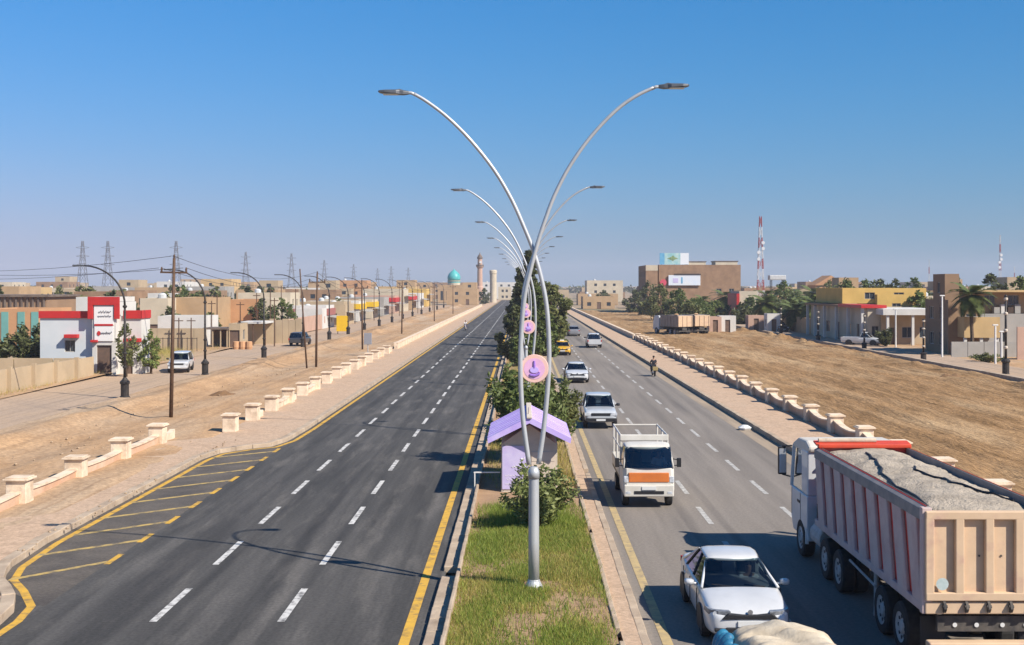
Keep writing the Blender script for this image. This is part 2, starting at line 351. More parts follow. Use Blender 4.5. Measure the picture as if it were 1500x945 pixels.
# ---- verges and lots
def zl(X, Y):
    z = .05 + .16 * vnoise(X * .35, Y * .22, 1) + .08 * vnoise(X * 1.1, Y * .9, 2)
    ridge = np.exp(-((X + 24.4 - 1.2 * vnoise(X * 0, Y * .05, 5)) / .9) ** 2) * (.22 + .25 * vnoise(X * .3, Y * .3, 6))
    track = np.exp(-((X + 21.2) / 1.1) ** 2)
    z = z * (1 - .7 * track) + ridge
    edge = np.clip((-X - 14.7) / .5, 0, 1); z = z * edge + .02
    return z
sheet('sand_verge', -26.6, -14.7, 10, 470, .4, .8, zl, sand)
sheet('left_frontage_road', -34.4, -26.3, 30, 470, .8, 1.6, lambda X, Y: .05 + .05 * vnoise(X * .3, Y * .1, 7), dusty_road)
sheet('left_yard_ground', -75, -34.2, 40, 230, 1.5, 2.5, lambda X, Y: .06 + .2 * vnoise(X * .12, Y * .1, 8), sand)
def zr(X, Y):
    z = .04 + .12 * vnoise(X * .9 + .4 * np.sin(Y * .05), Y * .12, 3) + .13 * vnoise(X * 2.1 + Y * .12, Y * .5, 4) + .12 * vnoise(X * 2.9, Y * 1.3, 19) + .1 * vnoise(X * .2, Y * .12, 9)
    z += .12 * np.abs(np.sin(X * 1.9 + .8 * np.sin(Y * .045) + 2 * vnoise(X * .2, Y * .04, 15))) * vnoise(X * .3, Y * .05, 16)
    z += .75 * np.exp(-((X - 36.0) / .9) ** 2) * vnoise(X * .7, Y * .45, 12) ** 3; z = z * np.clip((38.4 - X) / 1.2, .1, 1)
    return z * np.clip((X - 15.9) / .5, .1, 1)
sheet('earth_lot', 15.85, 38.3, 20, 360, .32, .6, zr, earth)
sheet('right_frontage_road', 38.75, 44.2, 30, 420, .8, 1.6, lambda X, Y: .2 + .05 * vnoise(X * .4, Y * .15, 13), dusty_road)
kerb('frontage_kerb', [(38.3, 30), (38.3, 330)], .5, -.05, .42, kerb_m, 40, side=-1)
sheet('right_yard_ground', 44.2, 130, 60, 300, 2.5, 3, lambda X, Y: .05 + .15 * vnoise(X * .1, Y * .1, 14), sand)

# ---- low walls with piers
pm = MB(); pm.prism([(-.36, 0), (.36, 0), (.34, .14), (.33, .70), (.36, .80), (-.36, .80), (-.33, .70), (-.34, .14)], 'x', -.34, .34)
pier_me = pm.mesh('pier'); pier_me.materials.append(wall_stone)
cm = MB(); cm.box(-.42, .42, -.42, .42, .802, .87); cm.box(-.36, .36, -.36, .36, .87, .91); cap_me = cm.mesh('cap'); cap_me.materials.append(wall_stone)
def pier(root, x, y, z=.15, s=1.0, rz=0):
    p = place('pier', pier_me, root, (x, y, z), rz + random.uniform(-.05, .05), bevel=.02); p.scale = (s, s, s * random.uniform(.97, 1.04))
    place('cap', cap_me, p, bevel=.015)
def panel(root, x, y0, y1, z0, he, hm, m, cope=True, th=.12):
    n = 8; top = [(y0 + (y1 - y0) * i / n, z0 + hm + (he - hm) * (abs(i / n - .5) * 2) ** 2.2) for i in range(n + 1)]
    mb = MB(); mb.prism([(y0, z0 - .2)] + top + [(y1, z0 - .2)], 'x', x - th, x + th); p = mb.build('wall_panel', m, root)
    if cope:
        mb = MB(); mb.prism([(a, b + .002) for a, b in top] + [(a, b + .07) for a, b in reversed(top)], 'x', x - th - .05, x + th + .05); mb.build('coping', wall_stone, p)
lw = thing('low_wall', 'low peach wall with pale square piers along the left pavement, broken in places', 'wall', (0, 0, 0))
Y = 41.2 - 5.2 * 4
ys1 = [Y + 5.2 * i for i in range(8)]
for i, y in enumerate(ys1):
    pier(lw, -17.0, y)
    if i < len(ys1) - 1: panel(lw, -17.0, y + .3, y + 4.9, .15, .38, .33, wall_pink)
panel(lw, -17.0, ys1[-1] + .3, ys1[-1] + 2.4, .15, .40, .28, wall_stone, False)
y = 61.6; k = 0
while y < 133:
    pier(lw, -14.75, y)
    if k % 5 in (1, 3): panel(lw, -14.75, y + .3, y + 2.2, .15, .36, .22, wall_stone, False)
    elif k % 5 != 0: panel(lw, -14.75, y + .3, y + 4.75, .15, .42, .32, wall_stone, k % 2 == 0)
    y += 5.05; k += 1
lw2 = thing('low_wall', 'long unbroken pale pink low wall running to the far end of the left pavement', 'wall', (0, 0, 0))
y = 142
while y < 440: panel(lw2, -14.75, y, y + 11.9, .1, .72, .70, wall_stone, True, .2); y += 12
rw = thing('low_wall', 'low wall with pale capped piers between the right pavement and the bare earth lot', 'wall', (0, 0, 0))
y = 34.9
while y < 168:
    pier(rw, 15.65, y, .2, .98); panel(rw, 15.65, y + .3, y + 4.9, .2, .56, .36, wall_pink); y += 5.2
rw2 = thing('low_wall', 'far stretch of low wall without piers beside the right pavement', 'wall', (0, 0, 0))
while y < 400: panel(rw2, 15.65, y, y + 9.9, .1, .62, .60, wall_stone, True, .2); y += 10

# ---- grass in the median
def blades(name, n, x0, x1, y0, y1, hmin, hmax, dens, m, z=.15, lean=.6):
    X = rng.uniform(x0, x1, n * 2); Y = rng.uniform(y0, y1, n * 2)
    keep = rng.random(n * 2) < dens(X, Y); X, Y = X[keep][:n], Y[keep][:n]; n = len(X)
    h = rng.uniform(hmin, hmax, n) * (.7 + .6 * vnoise(X * 1.3, Y * 1.3, 21)); a = rng.uniform(0, 2 * np.pi, n); wd = rng.uniform(.006, .016, n)
    lx, ly = rng.normal(0, lean, n) * h * .6, rng.normal(0, lean, n) * h * .6
    base = np.stack([X, Y, np.full(n, z - .02)], -1); dv = np.stack([np.cos(a) * wd, np.sin(a) * wd, 0 * a], -1)
    tip = base + np.stack([lx, ly, h], -1)
    co = np.stack([base - dv, base + dv, tip], 1).reshape(-1, 3)
    o = place(name, npmesh(name, co, 3, m)); o['kind'] = 'stuff'; return o
grass_g = leafmat('grass_green', (.15, .23, .03), (.33, .36, .07), .4)
grass_y = leafmat('grass_dry', (.48, .38, .12), (.33, .31, .08), .35)
def dn(X, Y): return np.clip(((X - .29) ** 2 + (Y - 30) ** 2) / .25 - .3, 0, 1) * np.clip((vnoise(X * .9, Y * .55, 31) - .2) * 2.2, .12, 1) * np.clip((38.5 - Y) / 2.5 + .15, .12, 1) * np.clip(1.0 - np.clip(np.abs(X - .2) - 1.15, 0, 1) * 1.6 * vnoise(X * .5, Y * .8, 37), .12, 1)
o = blades('grass', 50000, -1.6, 1.98, 20, 41, .08, .24, dn, grass_g); tag(o, 'green grass growing round the foot of the nearest street lamp', 'grass')
def dn2(X, Y): return np.clip(((X - .29) ** 2 + (Y - 30) ** 2) / .25 - .3, 0, 1) * np.clip((vnoise(X * .8 + 5, Y * .5, 33) - .3) * 2.4, .05, 1) * np.clip((38 - Y) / 3 + .2, .1, 1) * np.clip(1.0 - np.clip(np.abs(X - .2) - 1.2, 0, 1) * 1.5 * vnoise(X * .5, Y * .8, 37), .15, 1)
o = blades('dry_grass', 52000, -1.62, 1.98, 20, 40, .06, .18, dn2, grass_y); tag(o, 'yellowing dry grass patches in the near median bed', 'grass')
o = blades('grass', 30000, -1.46, 1.98, 44, 130, .12, .34, lambda X, Y: np.clip((vnoise(X * .7, Y * .25, 35) - .2) * 2, .05, 1), grass_y)
tag(o, 'dry yellow green grass along the median bed behind the kiosk', 'grass')
o = blades('grass', 9000, -1.46, 1.98, 37.0, 40.5, .15, .38, lambda X, Y: np.exp(-((X - .3) / 1.0) ** 2), grass_g); tag(o, 'tall bright green grass in front of the bush by the kiosk', 'grass')
# ------------------------------------------------------------------ twin-arm street lamps in the median
PXM = 29.5 / F
armA = [(789, 680), (797, 625), (803, 560), (804.5, 510), (801, 450), (792, 403), (781, 366), (770, 338), (750, 293), (724, 249), (690, 206), (656, 172), (626, 149), (606, 137)]
armB = [(775, 680), (766, 612), (762.5, 545), (764, 482), (769, 432), (777, 396), (787, 358), (797, 327), (812, 287), (835, 243), (865, 201), (900, 164), (930, 142), (957, 129)]
def smooth_path(p, k=4):
    out = []
    for i in range(len(p) - 1):
        a, b, c, d = [Vector(p[max(0, min(len(p) - 1, j))]) for j in (i - 1, i, i + 1, i + 2)]
        for s in range(k):
            t = s / k; out.append(.5 * ((2 * b) + (c - a) * t + (2 * a - 5 * b + 4 * c - d) * t * t + (3 * b - a - 3 * c + d) * t ** 3))
    return out + [Vector(p[-1])]
disc_pink = mat('disc_pink', (.72, .42, .60), (.66, .38, .55), 6, rough=.5, local=True)
disc_peach = mat('disc_peach', (.78, .48, .38), (.74, .50, .46), 6, rough=.5, local=True)
disc_purple = mat('disc_purple', (.30, .17, .55), rough=.5); disc_lilac = mat('disc_lilac', (.52, .40, .78), rough=.5)
lamp_dark = mat('lamp_head_grey', (.13, .135, .145), (.10, .105, .11), 5, rough=.4, metal=.3, local=True)
led = mat('led_lens', (.55, .55, .5), rough=.25, spec=.6)
def twin_lamp():
    t = thing('street_lamp', 'x', 'street lamp', (.28, 29.5, .14))
    def P(p, dy): return ((p[0] - 782) * PXM, dy, pZ(p[1], 29.5) - .14)
    mb = MB(); mb.box(-.23, .23, -.23, .23, 0, .06); mb.lathe([(.21, .06), (.20, .12), (.15, .22), (.14, .26)], 16); mb.build('base_plate', steel, t, bevel=.01)
    for sx in (-1, 1):
        for sy in (-1, 1): mb = MB(); mb.lathe([(.022, .05), (.022, .13)], 6, (sx * .165, sy * .175, 0)); mb.build('anchor_bolt', darksteel, t)
    mb = MB(); mb.tube([(0, 0, .1), (0, 0, 1.2), (0, 0, 2.75), (0, 0, 2.92)], [.135, .13, .125, .11], 20); mb.build('pole', steel, t, smooth=True)
    mb = MB(); mb.tube([(0, 0, 2.7), (0, 0, 2.86), (0, 0, 2.98)], [.14, .14, .09], 16); mb.build('collar', steel, t, smooth=True)
    for arm, dy, sg in ((armA, .05, -1), (armB, -.05, 1)):
        pts = [P(p, dy) for p in smooth_path(arm)]; n = len(pts)
        mb = MB(); mb.tube(pts, [.062 - .022 * i / n for i in range(n)], 12); a = mb.build('arm', steel, t, smooth=True)
        e = Vector(pts[-1]); tip = e + Vector((sg * .32, 0, .03))
        mb = MB(); mb.tube([e - Vector((sg * .05, 0, .03)), e + Vector((sg * .06, 0, .02)), tip], [.043, .04, .036], 8); mb.build('spigot', steel, a, smooth=True)
        prof = [(.0, -.035), (.10, -.06), (.3, -.055), (.62, -.03), (.66, 0), (.6, .03), (.3, .06), (.08, .055)]
        hd = MB(); tilt = .05
        rings = []
        for u, wv, zb, zt in ((-.08, .045, -.04, .04), (.05, .09, -.06, .05), (.14, .10, -.06, .075), (.22, .15, -.05, .055), (.50, .16, -.045, .035), (.62, .13, -.035, .02), (.66, .07, -.025, .008)):
            x = tip.x + sg * (u - .12); z = tip.z + u * tilt
            rings.append([(x, dy - wv, z + zb), (x, dy + wv, z + zb), (x, dy + wv * .95, z + zt * .5), (x, dy + wv * .5, z + zt), (x, dy - wv * .5, z + zt), (x, dy - wv * .95, z + zt * .5)])
        hd.loft(rings); h = hd.build('lamp_head', lamp_dark, t, smooth=False, bevel=.008)
        xs = sorted((tip.x + sg * .06, tip.x + sg * .42)); mb = MB(); mb.box(xs[0], xs[1], dy - .11, dy + .11, tip.z - .052, tip.z - .035); mb.build('lens', led, h)
    # round emblem hung between the arms
    zc = pZ(540, 29.5) - .14
    hr = MB(); hr.lathe([(.335, -.02), (.345, 0), (.335, .02)], 32, (.015, 0, zc), 'y'); d = hr.build('emblem_disc', disc_peach, t, smooth=False)
    mb = MB(); mb.lathe([(.255, -.026), (.25, -.021)], 28, (.015, 0, zc), 'y'); mb.build('emblem_field', disc_pink, d)
    st = MB(); c = Vector((.015, -.032, zc))
    st.tube([c + Vector((-.005, 0, .19)), c + Vector((0, 0, .08)), c + Vector((-.005, 0, .02))], [.022, .03, .028], 6)
    st.tube([c + Vector((-.12, 0, -.13)), c + Vector((-.09, 0, -.155)), c + Vector((.02, 0, -.17)), c + Vector((.10, 0, -.13)), c + Vector((.12, 0, -.08))], [.015, .03, .034, .034, .028, .012], 6)
    st.build('emblem_letter', disc_purple, d)
    st = MB(); st.prism([(c.x + .11 * math.cos(i * .5), c.z - .03 + .075 * math.sin(i * .5)) for i in range(12)], 'y', c.y - .015, c.y + .005); st.build('emblem_swirl', disc_lilac, d)
    for sx in (-1, 1): mb = MB(); mb.tube([(.015 + sx * .33, 0, zc), (.015 + sx * .40, .03, zc)], .014, 6); mb.build('bracket', steel, d)
    return t
tl = twin_lamp()
for i in range(9):
    o = tl if i == 0 else copy_tree(tl)
    o.location = (.28, 29.5 + 30 * i, .14)
    o['label'] = ['nearest and tallest silver twin-arm street lamp, standing in the grass before the kiosk',
        'silver twin-arm street lamp just behind the kiosk and the bush'][i] if i < 2 else '%s of the silver twin-arm street lamps along the median' % ordinal(i)
    o['group'] = 'twin-arm street lamps in the median'

# ------------------------------------------------------------------ kiosk
lav = mat('lavender_paint', (.50, .38, .74), (.46, .34, .70), 2, rough=.55, c3=(.56, .46, .76), s3=1.2)
lav2 = mat('lavender_poster', (.47, .40, .66), (.56, .50, .70), 2.5, rough=.5)
cream = mat('cream_render', (.58, .50, .41), (.50, .43, .35), 2, rough=.8, bump=.2, bscale=9)
white_p = mat('white_paint', (.72, .71, .68), (.64, .63, .60), 3, rough=.55)
K = thing('kiosk', 'small kiosk with lavender gable roof and lilac poster in the median', 'kiosk', (.25, 43.4, .14))
mb = MB(); mb.box(-1.0, 1.0, 0, 3.8, 0, 1.72); mb.prism([(-1.0, 1.72), (1.0, 1.72), (0, 2.42)], 'y', 0.001, 3.799); mb.build('wall', cream, K, bevel=.01)
for s in (-1, 1):
    mb = MB(); a = (0, 2.68 - .03); b = (s * 1.45, 1.92)
    n = Vector((s * .48, 1)).normalized() * .07
    mb.prism([a, b, (b[0] + n.x, b[1] + n.y), (a[0], a[1] + .085)], 'y', -.55, 4.3); r = mb.build('roof_slope', lav, K)
    for q in range(1, 8):
        ys = -.55 + q * .6; mb = MB(); mb.prism([(a[0], a[1] + .086), (b[0] + n.x, b[1] + n.y + .002), (b[0] + n.x * 1.25, b[1] + n.y * 1.25), (a[0], a[1] + .105)], 'y', ys, ys + .035); mb.build('roof_seam', lav, r)
    for e in (-.56, 4.26):
        mb = MB(); mb.prism([(a[0], a[1] - .12), (b[0], b[1] - .1), (b[0] + n.x, b[1] + n.y + .012), (a[0], a[1] + .1)], 'y', e, e + .05); mb.build('barge_board', lav, r)
mb = MB(); mb.box(-.1, .1, -.63, 4.36, 2.70, 2.79); mb.build('ridge_cap', cream, K, bevel=.02)
mb = MB(); mb.tube([(0, .2, 2.75), (0, .2, 3.02)], .035, 8); mb.build('finial', cream, K)
mb = MB(); mb.box(-.96, -.04, -.03, -.003, .12, 1.66); po = mb.build('poster', lav2, K)
random.seed(3)
for (z, x0, x1, th) in ((.93, -.62, -.12, .055), (1.22, -.30, -.16, .09), (.62, -.86, -.5, .03), (.48, -.8, -.35, .03), (.33, -.85, -.45, .03)):
    mb = MB(); x = x0
    while x < x1:
        wv = random.uniform(.05, .13); mb.tube([(x, -.034, z), (x + wv * .3, -.034, z - .03), (x + wv * .8, -.034, z - .02), (x + wv, -.034, z + random.uniform(.0, .06))], th * .28, 5); x += wv + .03
    mb.build('poster_script', white_p, po)
mb = MB(); mb.box(-.035, .035, -.035, -.003, 0, 1.7); mb.build('corner_post', cream, K)
mb = MB(); mb.box(.08, .92, -.025, -.003, .1, 1.45); mb.build('shutter', mat('kiosk_panel', (.62, .52, .42), (.55, .46, .37), 3, rough=.7), K)
for z in (.45, .8, 1.12): mb = MB(); mb.box(.09, .91, -.035, -.0255, z, z + .02); mb.build('shutter_rib', cream, K)
mb = MB(); mb.box(-2.0, -1.05, .5, .56, .62, .66); mb.box(-1.98, -1.94, .5, .56, -.1, .62); mb.build('rail', white_p, K)

# ------------------------------------------------------------------ plants
def leaf_cloud(blobs, per, size, m, name, squash=1.0, out=.5, long=1.9, droop=0.0):
    cs = []
    for (c, r, k) in blobs:
        n = int(per * k); d = rng.normal(size=(n, 3)); d /= np.linalg.norm(d, axis=1)[:, None]
        rad = (rng.random(n) ** out)[:, None]; rr = np.array(r if hasattr(r, '__len__') else (r, r, r * squash))
        cs.append(np.array(c) + d * rad * rr)
    C = np.concatenate(cs); n = len(C)
    u = rng.normal(size=(n, 3)); u[:, 2] = u[:, 2] * .7 - droop; u /= np.linalg.norm(u, axis=1)[:, None]
    v = np.cross(u, rng.normal(size=(n, 3))); v /= np.linalg.norm(v, axis=1)[:, None]
    s = size * rng.uniform(.6, 1.3, n)[:, None]; u = u * s * long * .5; v = v * s * .5
    co = np.stack([C - u, C + v * .9, C + u, C - v * .9], 1).reshape(-1, 3)
    return npmesh(name, co, 4, m)
leaf_dark = leafmat('leaf_dark', (.06, .075, .028), (.145, .155, .06), .25)
leaf_mid = leafmat('leaf_mid', (.075, .11, .026), (.17, .20, .06), .3)
leaf_olive = leafmat('leaf_olive', (.10, .12, .035), (.22, .22, .08), .3)
leaf_gold = leafmat('leaf_gold', (.11, .10, .03), (.24, .20, .07), .3)
bark = mat('bark', (.14, .095, .06), (.09, .06, .04), 6, rough=.9, bump=.5, bscale=20)
def tree(name, label, x, y, z0, h, rx, m, n=1.0, lf=.10, trunk=.3, blobs=24, shape='cone', group=None, cat='tree', lean=0.0):
    t = thing(name, label, cat, (x, y, z0), 0, group); tb = MB()
    top = Vector((lean, 0, h * .82)); pts = [Vector((0, 0, -.1)), Vector((lean * .1 + .1 * rx * random.uniform(-.3, .3), .05, h * .3)), Vector((lean * .5, 0, h * .58)), top]
    tb.tube(pts, [h * .022 + .03, h * .018 + .02, h * .012, .015], 8); bl = []
    for i in range(blobs):
        f = (i + .5) / blobs; zz = h * (trunk + (1 - trunk) * f); a = i * 2.4 + random.uniform(-.5, .5)
        if shape == 'cone': ext = rx * (1.08 - f) ** .75 * random.uniform(.55, 1.05)
        else: ext = rx * math.sqrt(max(.05, 1 - (2 * f - .85) ** 2)) * random.uniform(.45, 1.05)
        r = rx * random.uniform(.16, .40) * (1.15 - .5 * f)
        c = Vector((lean * f + math.cos(a) * max(0, ext - r * .6), math.sin(a) * max(0, ext - r * .6), zz - r * .4))
        bl.append((tuple(c), (r, r, r * random.uniform(.7, 1.25)), (r / (rx * .36)) ** 2))
        if i % 2 == 0:
            s = pts[0].lerp(top, max(.12, f * .75)); tb.tube([s, s.lerp(c, .55) + Vector((0, 0, -.03 * h * random.random())), c], [h * .009 + .01, h * .006 + .006, .006], 5)
    tb.build('trunk', bark, t, smooth=True)
    place('crown', leaf_cloud(bl, 230 * n, lf, m, 'crown', out=.65), t)
    return t
def bush(name, label, x, y, z0, h, rx, m, n=3000, lf=.07, cat='bush', stems=26, group=None):
    t = thing(name, label, cat, (x, y, z0), 0, group); sb = MB(); bl = []
    for i in range(stems):
        a = random.uniform(0, 6.28); e = rx * random.uniform(.25, 1.0); hh = h * random.uniform(.55, 1.0) * (1.05 - .45 * (e / rx) ** 2)
        tip = Vector((math.cos(a) * e, math.sin(a) * e, hh)); sb.tube([(0, 0, -.05), tip * .5 + Vector((0, 0, hh * .12)), tip], [.022, .014, .004], 5)
        for k in range(4):
            p = tip * (.42 + .19 * k) + Vector((0, 0, hh * .10 * (1 - abs(k - 1.5) / 1.5)))
            bl.append((tuple(p), (rx * .16, rx * .16, h * .13), 1))
    sb.build('stem', bark, t, smooth=True)
    place('foliage', leaf_cloud(bl, n / len(bl), lf, m, 'foliage', out=.6, long=2.6), t); return t
random.seed(21)
leaf_bush = leafmat('leaf_bush', (.13, .165, .045), (.29, .31, .11), .3)
bush('oleander_bush', 'leafy green bush between the nearest lamp and the kiosk', .45, 36.9, .14, 1.9, 1.3, leaf_bush, 4200, .075, stems=40)
bush('oleander_bush', 'broad dense bush spreading across the median right behind the kiosk', .1, 51.5, .14, 3.9, 2.1, leaf_mid, 9000, .11, stems=40)
bush('oleander_bush', 'bush behind the kiosk overhanging the right kerb of the median', 1.35, 55, .14, 3.3, 1.45, leaf_olive, 6000, .10)
bush('oleander_bush', 'rounded bush in the median ahead of the tall trees', .2, 64.0, .22, 1.7, 1.8, leaf_mid, 4500, .09)
tree('median_tree', 'tallest narrow dark tree of the median clump, behind the lamp arms', .9, 150, .25, 11.4, 2.9, leaf_dark, 2.6, .30, .10, 34, 'cone')
tree('median_tree', 'lower olive tree on the right edge of the median clump', 3.6, 138, .25, 7.4, 2.5, leaf_olive, 2.0, .26, .12, 26, 'round')
tree('median_tree', 'dark low tree on the left edge of the median clump, overhanging the left road', -.7, 122, .25, 5.2, 1.9, leaf_dark, 1.8, .24, .08, 24, 'round')
tree('median_tree', 'dark tree in the middle of the median clump, in front of the tallest', 1.5, 128, .25, 7.4, 2.6, leaf_mid, 1.8, .25, .10, 26, 'cone')
tree('median_tree', 'tree at the back of the median clump, left of the tallest', -.3, 172, .25, 9.8, 2.3, leaf_dark, 1.8, .32, .12, 26, 'cone')
tree('median_tree', 'spreading tree at the back of the median clump, right side', 3.6, 185, .25, 7.8, 3.6, leaf_olive, 1.8, .32, .12, 26, 'round')
tree('median_tree', 'bushy tree low in the front of the median clump, by the left kerb', .1, 112, .25, 3.6, 1.5, leaf_mid, 1.5, .22, .08, 20, 'round')

# ------------------------------------------------------------------ single-arm lamps, poles, wires
banded = mat('lamp_black', (.022, .021, .022), (.05, .042, .035), 3, rough=.5, metal=.2)
def arm_lamp(flip=1):
    t = thing('street_lamp', 'x', 'street lamp'); mb = MB()
    mb.lathe([(.34, 0), (.34, .12), (.27, .2), (.27, .95), (.33, 1.0), (.33, 1.12), (.2, 1.25), (.11, 1.4)], 12); mb.build('base', banded, t)
    mb = MB(); mb.tube([(0, 0, 1.3), (0, 0, 3.5), (0, 0, 6.1)], [.10, .085, .075], 8); mb.build('pole', banded, t, smooth=True)
    for z in (2.0, 2.9, 6.0): mb = MB(); mb.lathe([(.10, z), (.15, z + .05), (.15, z + .13), (.10, z + .18)], 10); mb.build('ring', banded, t)
    pts = [(-flip * (2.75 * (1 - math.cos(R(a)))), 0, 6.15 + 2.65 * math.sin(R(a))) for a in range(0, 96, 8)]
    mb = MB(); mb.tube(pts, [.07 - .02 * i / len(pts) for i in range(len(pts))], 8); mb.build('arm', banded, t, smooth=True)
    e = pts[-1]; mb = MB(); xs = sorted((e[0], e[0] - flip * .75)); mb.box(xs[0], xs[1], -.14, .14, e[2] - .05, e[2] + .06); mb.build('lamp_head', lamp_dark, t, bevel=.03)
    return t
al = arm_lamp(1)
LY = [80.6, 101, 124, 146, 166, 184, 203, 224, 246, 268, 292, 318, 346, 376, 408]
for i, y in enumerate(LY):
    o = al if i == 0 else copy_tree(al); o.location = (-26.3, y, .05); o.rotation_euler = (0, 0, random.uniform(-.06, .06))
    o['group'] = 'black street lamps beside the left frontage road'
    o['label'] = ['black curved-arm street lamp in front of the red and white building', 'black curved-arm street lamp just right of the white car'][i] if i < 2 else \
        '%s black curved-arm street lamp beside the left frontage road' % ordinal(i)
def banded_lamp():
    t = thing('street_lamp', 'x', 'street lamp'); mb = MB()
    mb.lathe([(.36, 0), (.36, .12), (.28, .2), (.28, 1.05), (.36, 1.15), (.36, 1.25), (.2, 1.4)], 12); mb.build('base', banded, t)
    mb = MB(); mb.tube([(0, 0, 1.35), (0, 0, 6.4)], [.11, .08], 8); mb.build('pole', banded, t, smooth=True)
    for z in (2.2, 3.6, 5.0, 6.2): mb = MB(); mb.lathe([(.10, z), (.17, z + .06), (.17, z + .2), (.10, z + .26)], 10); mb.build('ring', cream, t)
    mb = MB(); mb.lathe([(.06, 6.4), (.13, 6.45), (.13, 6.6), (.02, 6.7)], 10); mb.build('cap', banded, t, smooth=True)
    return t
bl_ = banded_lamp()
for i, (x, y) in enumerate(((39.9, 100.5), (39.7, 120.5), (39.6, 141), (39.6, 163), (39.5, 186))):
    o = bl_ if i == 0 else copy_tree(bl_); o.location = (x, y, .1); o['group'] = 'banded lamps beside the right frontage road'
    if i: o.scale = (1, 1, .62)
    o['label'] = ['tall black lamp post with pale bands in front of the brown house on the right', 'black banded lamp post before the shaded carport',
        'black banded lamp post beside the white pickup', 'black banded lamp post in front of the tan yard wall', 'farthest black banded lamp post, by the palms'][i]
def utility_pole(x, y, h, label, lean=0.0, arms=True, r=.11):
    t = thing('utility_pole', label, 'utility pole', (x, y, .05), 0, 'utility poles on the sand verge'); t.rotation_euler = (0, lean, 0)
    mb = MB(); mb.tube([(0, 0, -.3), (0, 0, h * .5), (0, 0, h)], [r, r * .9, r * .7], 8); mb.build('pole', rustpole, t, smooth=True)
    if arms:
        mb = MB(); mb.box(-.75, .75, -.05, .05, h - .85, h - .75); mb.build('cross_arm', rustpole, t)
        for q in (-.68, .68): mb = MB(); mb.lathe([(.05, h - .75), (.06, h - .6), (.03, h - .5)], 8, (q, 0, 0)); mb.build('insulator', rustpole, t)
        mb = MB(); mb.lathe([(.05, h), (.06, h + .12), (.03, h + .2)], 8); mb.build('insulator', rustpole, t)
    return t
PP = [(-19.5, 67.6, 9.0, .02), (-18.7, 110.5, 8.6, .012), (-18.5, 141, 8.0, -.01), (-18.4, 186, 8.0, .01), (-18.2, 252, 8.0, 0), (-18.2, 320, 8.0, 0)]
PL = ['rusty utility pole with a crossarm, the tallest and nearest on the sand verge', 'rusty utility pole with a leaning pole beside it', 'thin utility pole near the grey sign box',
      'utility pole beyond the grey sign box', 'second farthest utility pole on the sand verge', 'farthest utility pole on the sand verge']
for (x, y, h, ln), lb in zip(PP, PL): utility_pole(x, y, h, lb, ln)
utility_pole(-19.2, 108.6, 9.0, 'leaning thin pole without crossarm, propped beside the second utility pole', -.07, False, .08)
wire_m = mat('wire', (.05, .05, .055), rough=.6)
def wire(a, b, sag, label):
    a, b = Vector(a), Vector(b); mb = MB(); mb.tube([a.lerp(b, i / 14) - Vector((0, 0, sag * 4 * (i / 14) * (1 - i / 14))) for i in range(15)], .016, 4)
    tag(mb.build('overhead_wire', wire_m), label, 'wire', 'overhead wires')
for q, nm in ((-.68, 'left'), (0, 'middle'), (.68, 'right')):
    for i in range(len(PP) - 1):
        a, b = PP[i], PP[i + 1]; dz = .15 if q == 0 else -.5
        wire((a[0] + q + a[2] * a[3], a[1], a[2] + dz), (b[0] + q, b[1], b[2] + dz), .9, '%s overhead wire of the %s span between the verge utility poles' % (nm, nth(i)))
    a = PP[0]; wire((a[0] + q, a[1], a[2] + (.15 if q == 0 else -.5)), (-70, 118, 10.5 + q * .6), 1.2, '%s overhead wire running left from the nearest utility pole' % nm)
# grey box sign by the far end of the broken wall
t = thing('sign_post', 'small grey box sign on a thin post beside the broken wall', 'sign', (-16.1, 127, .1))
mb = MB(); mb.tube([(0, 0, 0), (0, 0, 2.2)], .05, 6); mb.build('post', steel, t)
mb = MB(); mb.box(-.4, .4, -.12, .12, 1.3, 2.5); mb.build('box', mat('grey_box', (.25, .25, .27), rough=.6), t, bevel=.02)
# ------------------------------------------------------------------ vehicles
def carpaint(name, c, rough=.28): return mat(name, c, tuple(v * .88 for v in c), 1.5, rough=rough, local=True, spec=.5, coat=.6, c3=tuple(v * .8 + .04 for v in c), s3=3, lo3=.55, hi3=.9)
paint_white = carpaint('paint_white', (.56, .565, .57)); paint_silver = carpaint('paint_silver', (.46, .48, .50)); paint_yellow = carpaint('paint_yellow', (.72, .40, .03))
paint_dark = carpaint('paint_dark', (.05, .05, .055)); paint_grey = carpaint('paint_grey', (.22, .22, .23))
trim = mat('black_trim', (.02, .02, .022), rough=.5); interior = mat('interior', (.03, .03, .032), rough=.8)
lampglass = mat('headlight', (.62, .64, .66), (.35, .37, .4), 12, rough=.15, spec=.6, local=True); redlamp = mat('tail_light', (.35, .015, .01), rough=.25)
chrome = mat('rim_metal', (.45, .45, .46), (.3, .3, .3), 6, rough=.35, metal=.7, local=True); plate_m = mat('plate', (.6, .6, .58), rough=.5)
dustgrey = mat('dusty_rim', (.52, .48, .45), (.38, .35, .32), 5, rough=.8, local=True)
WH = {}
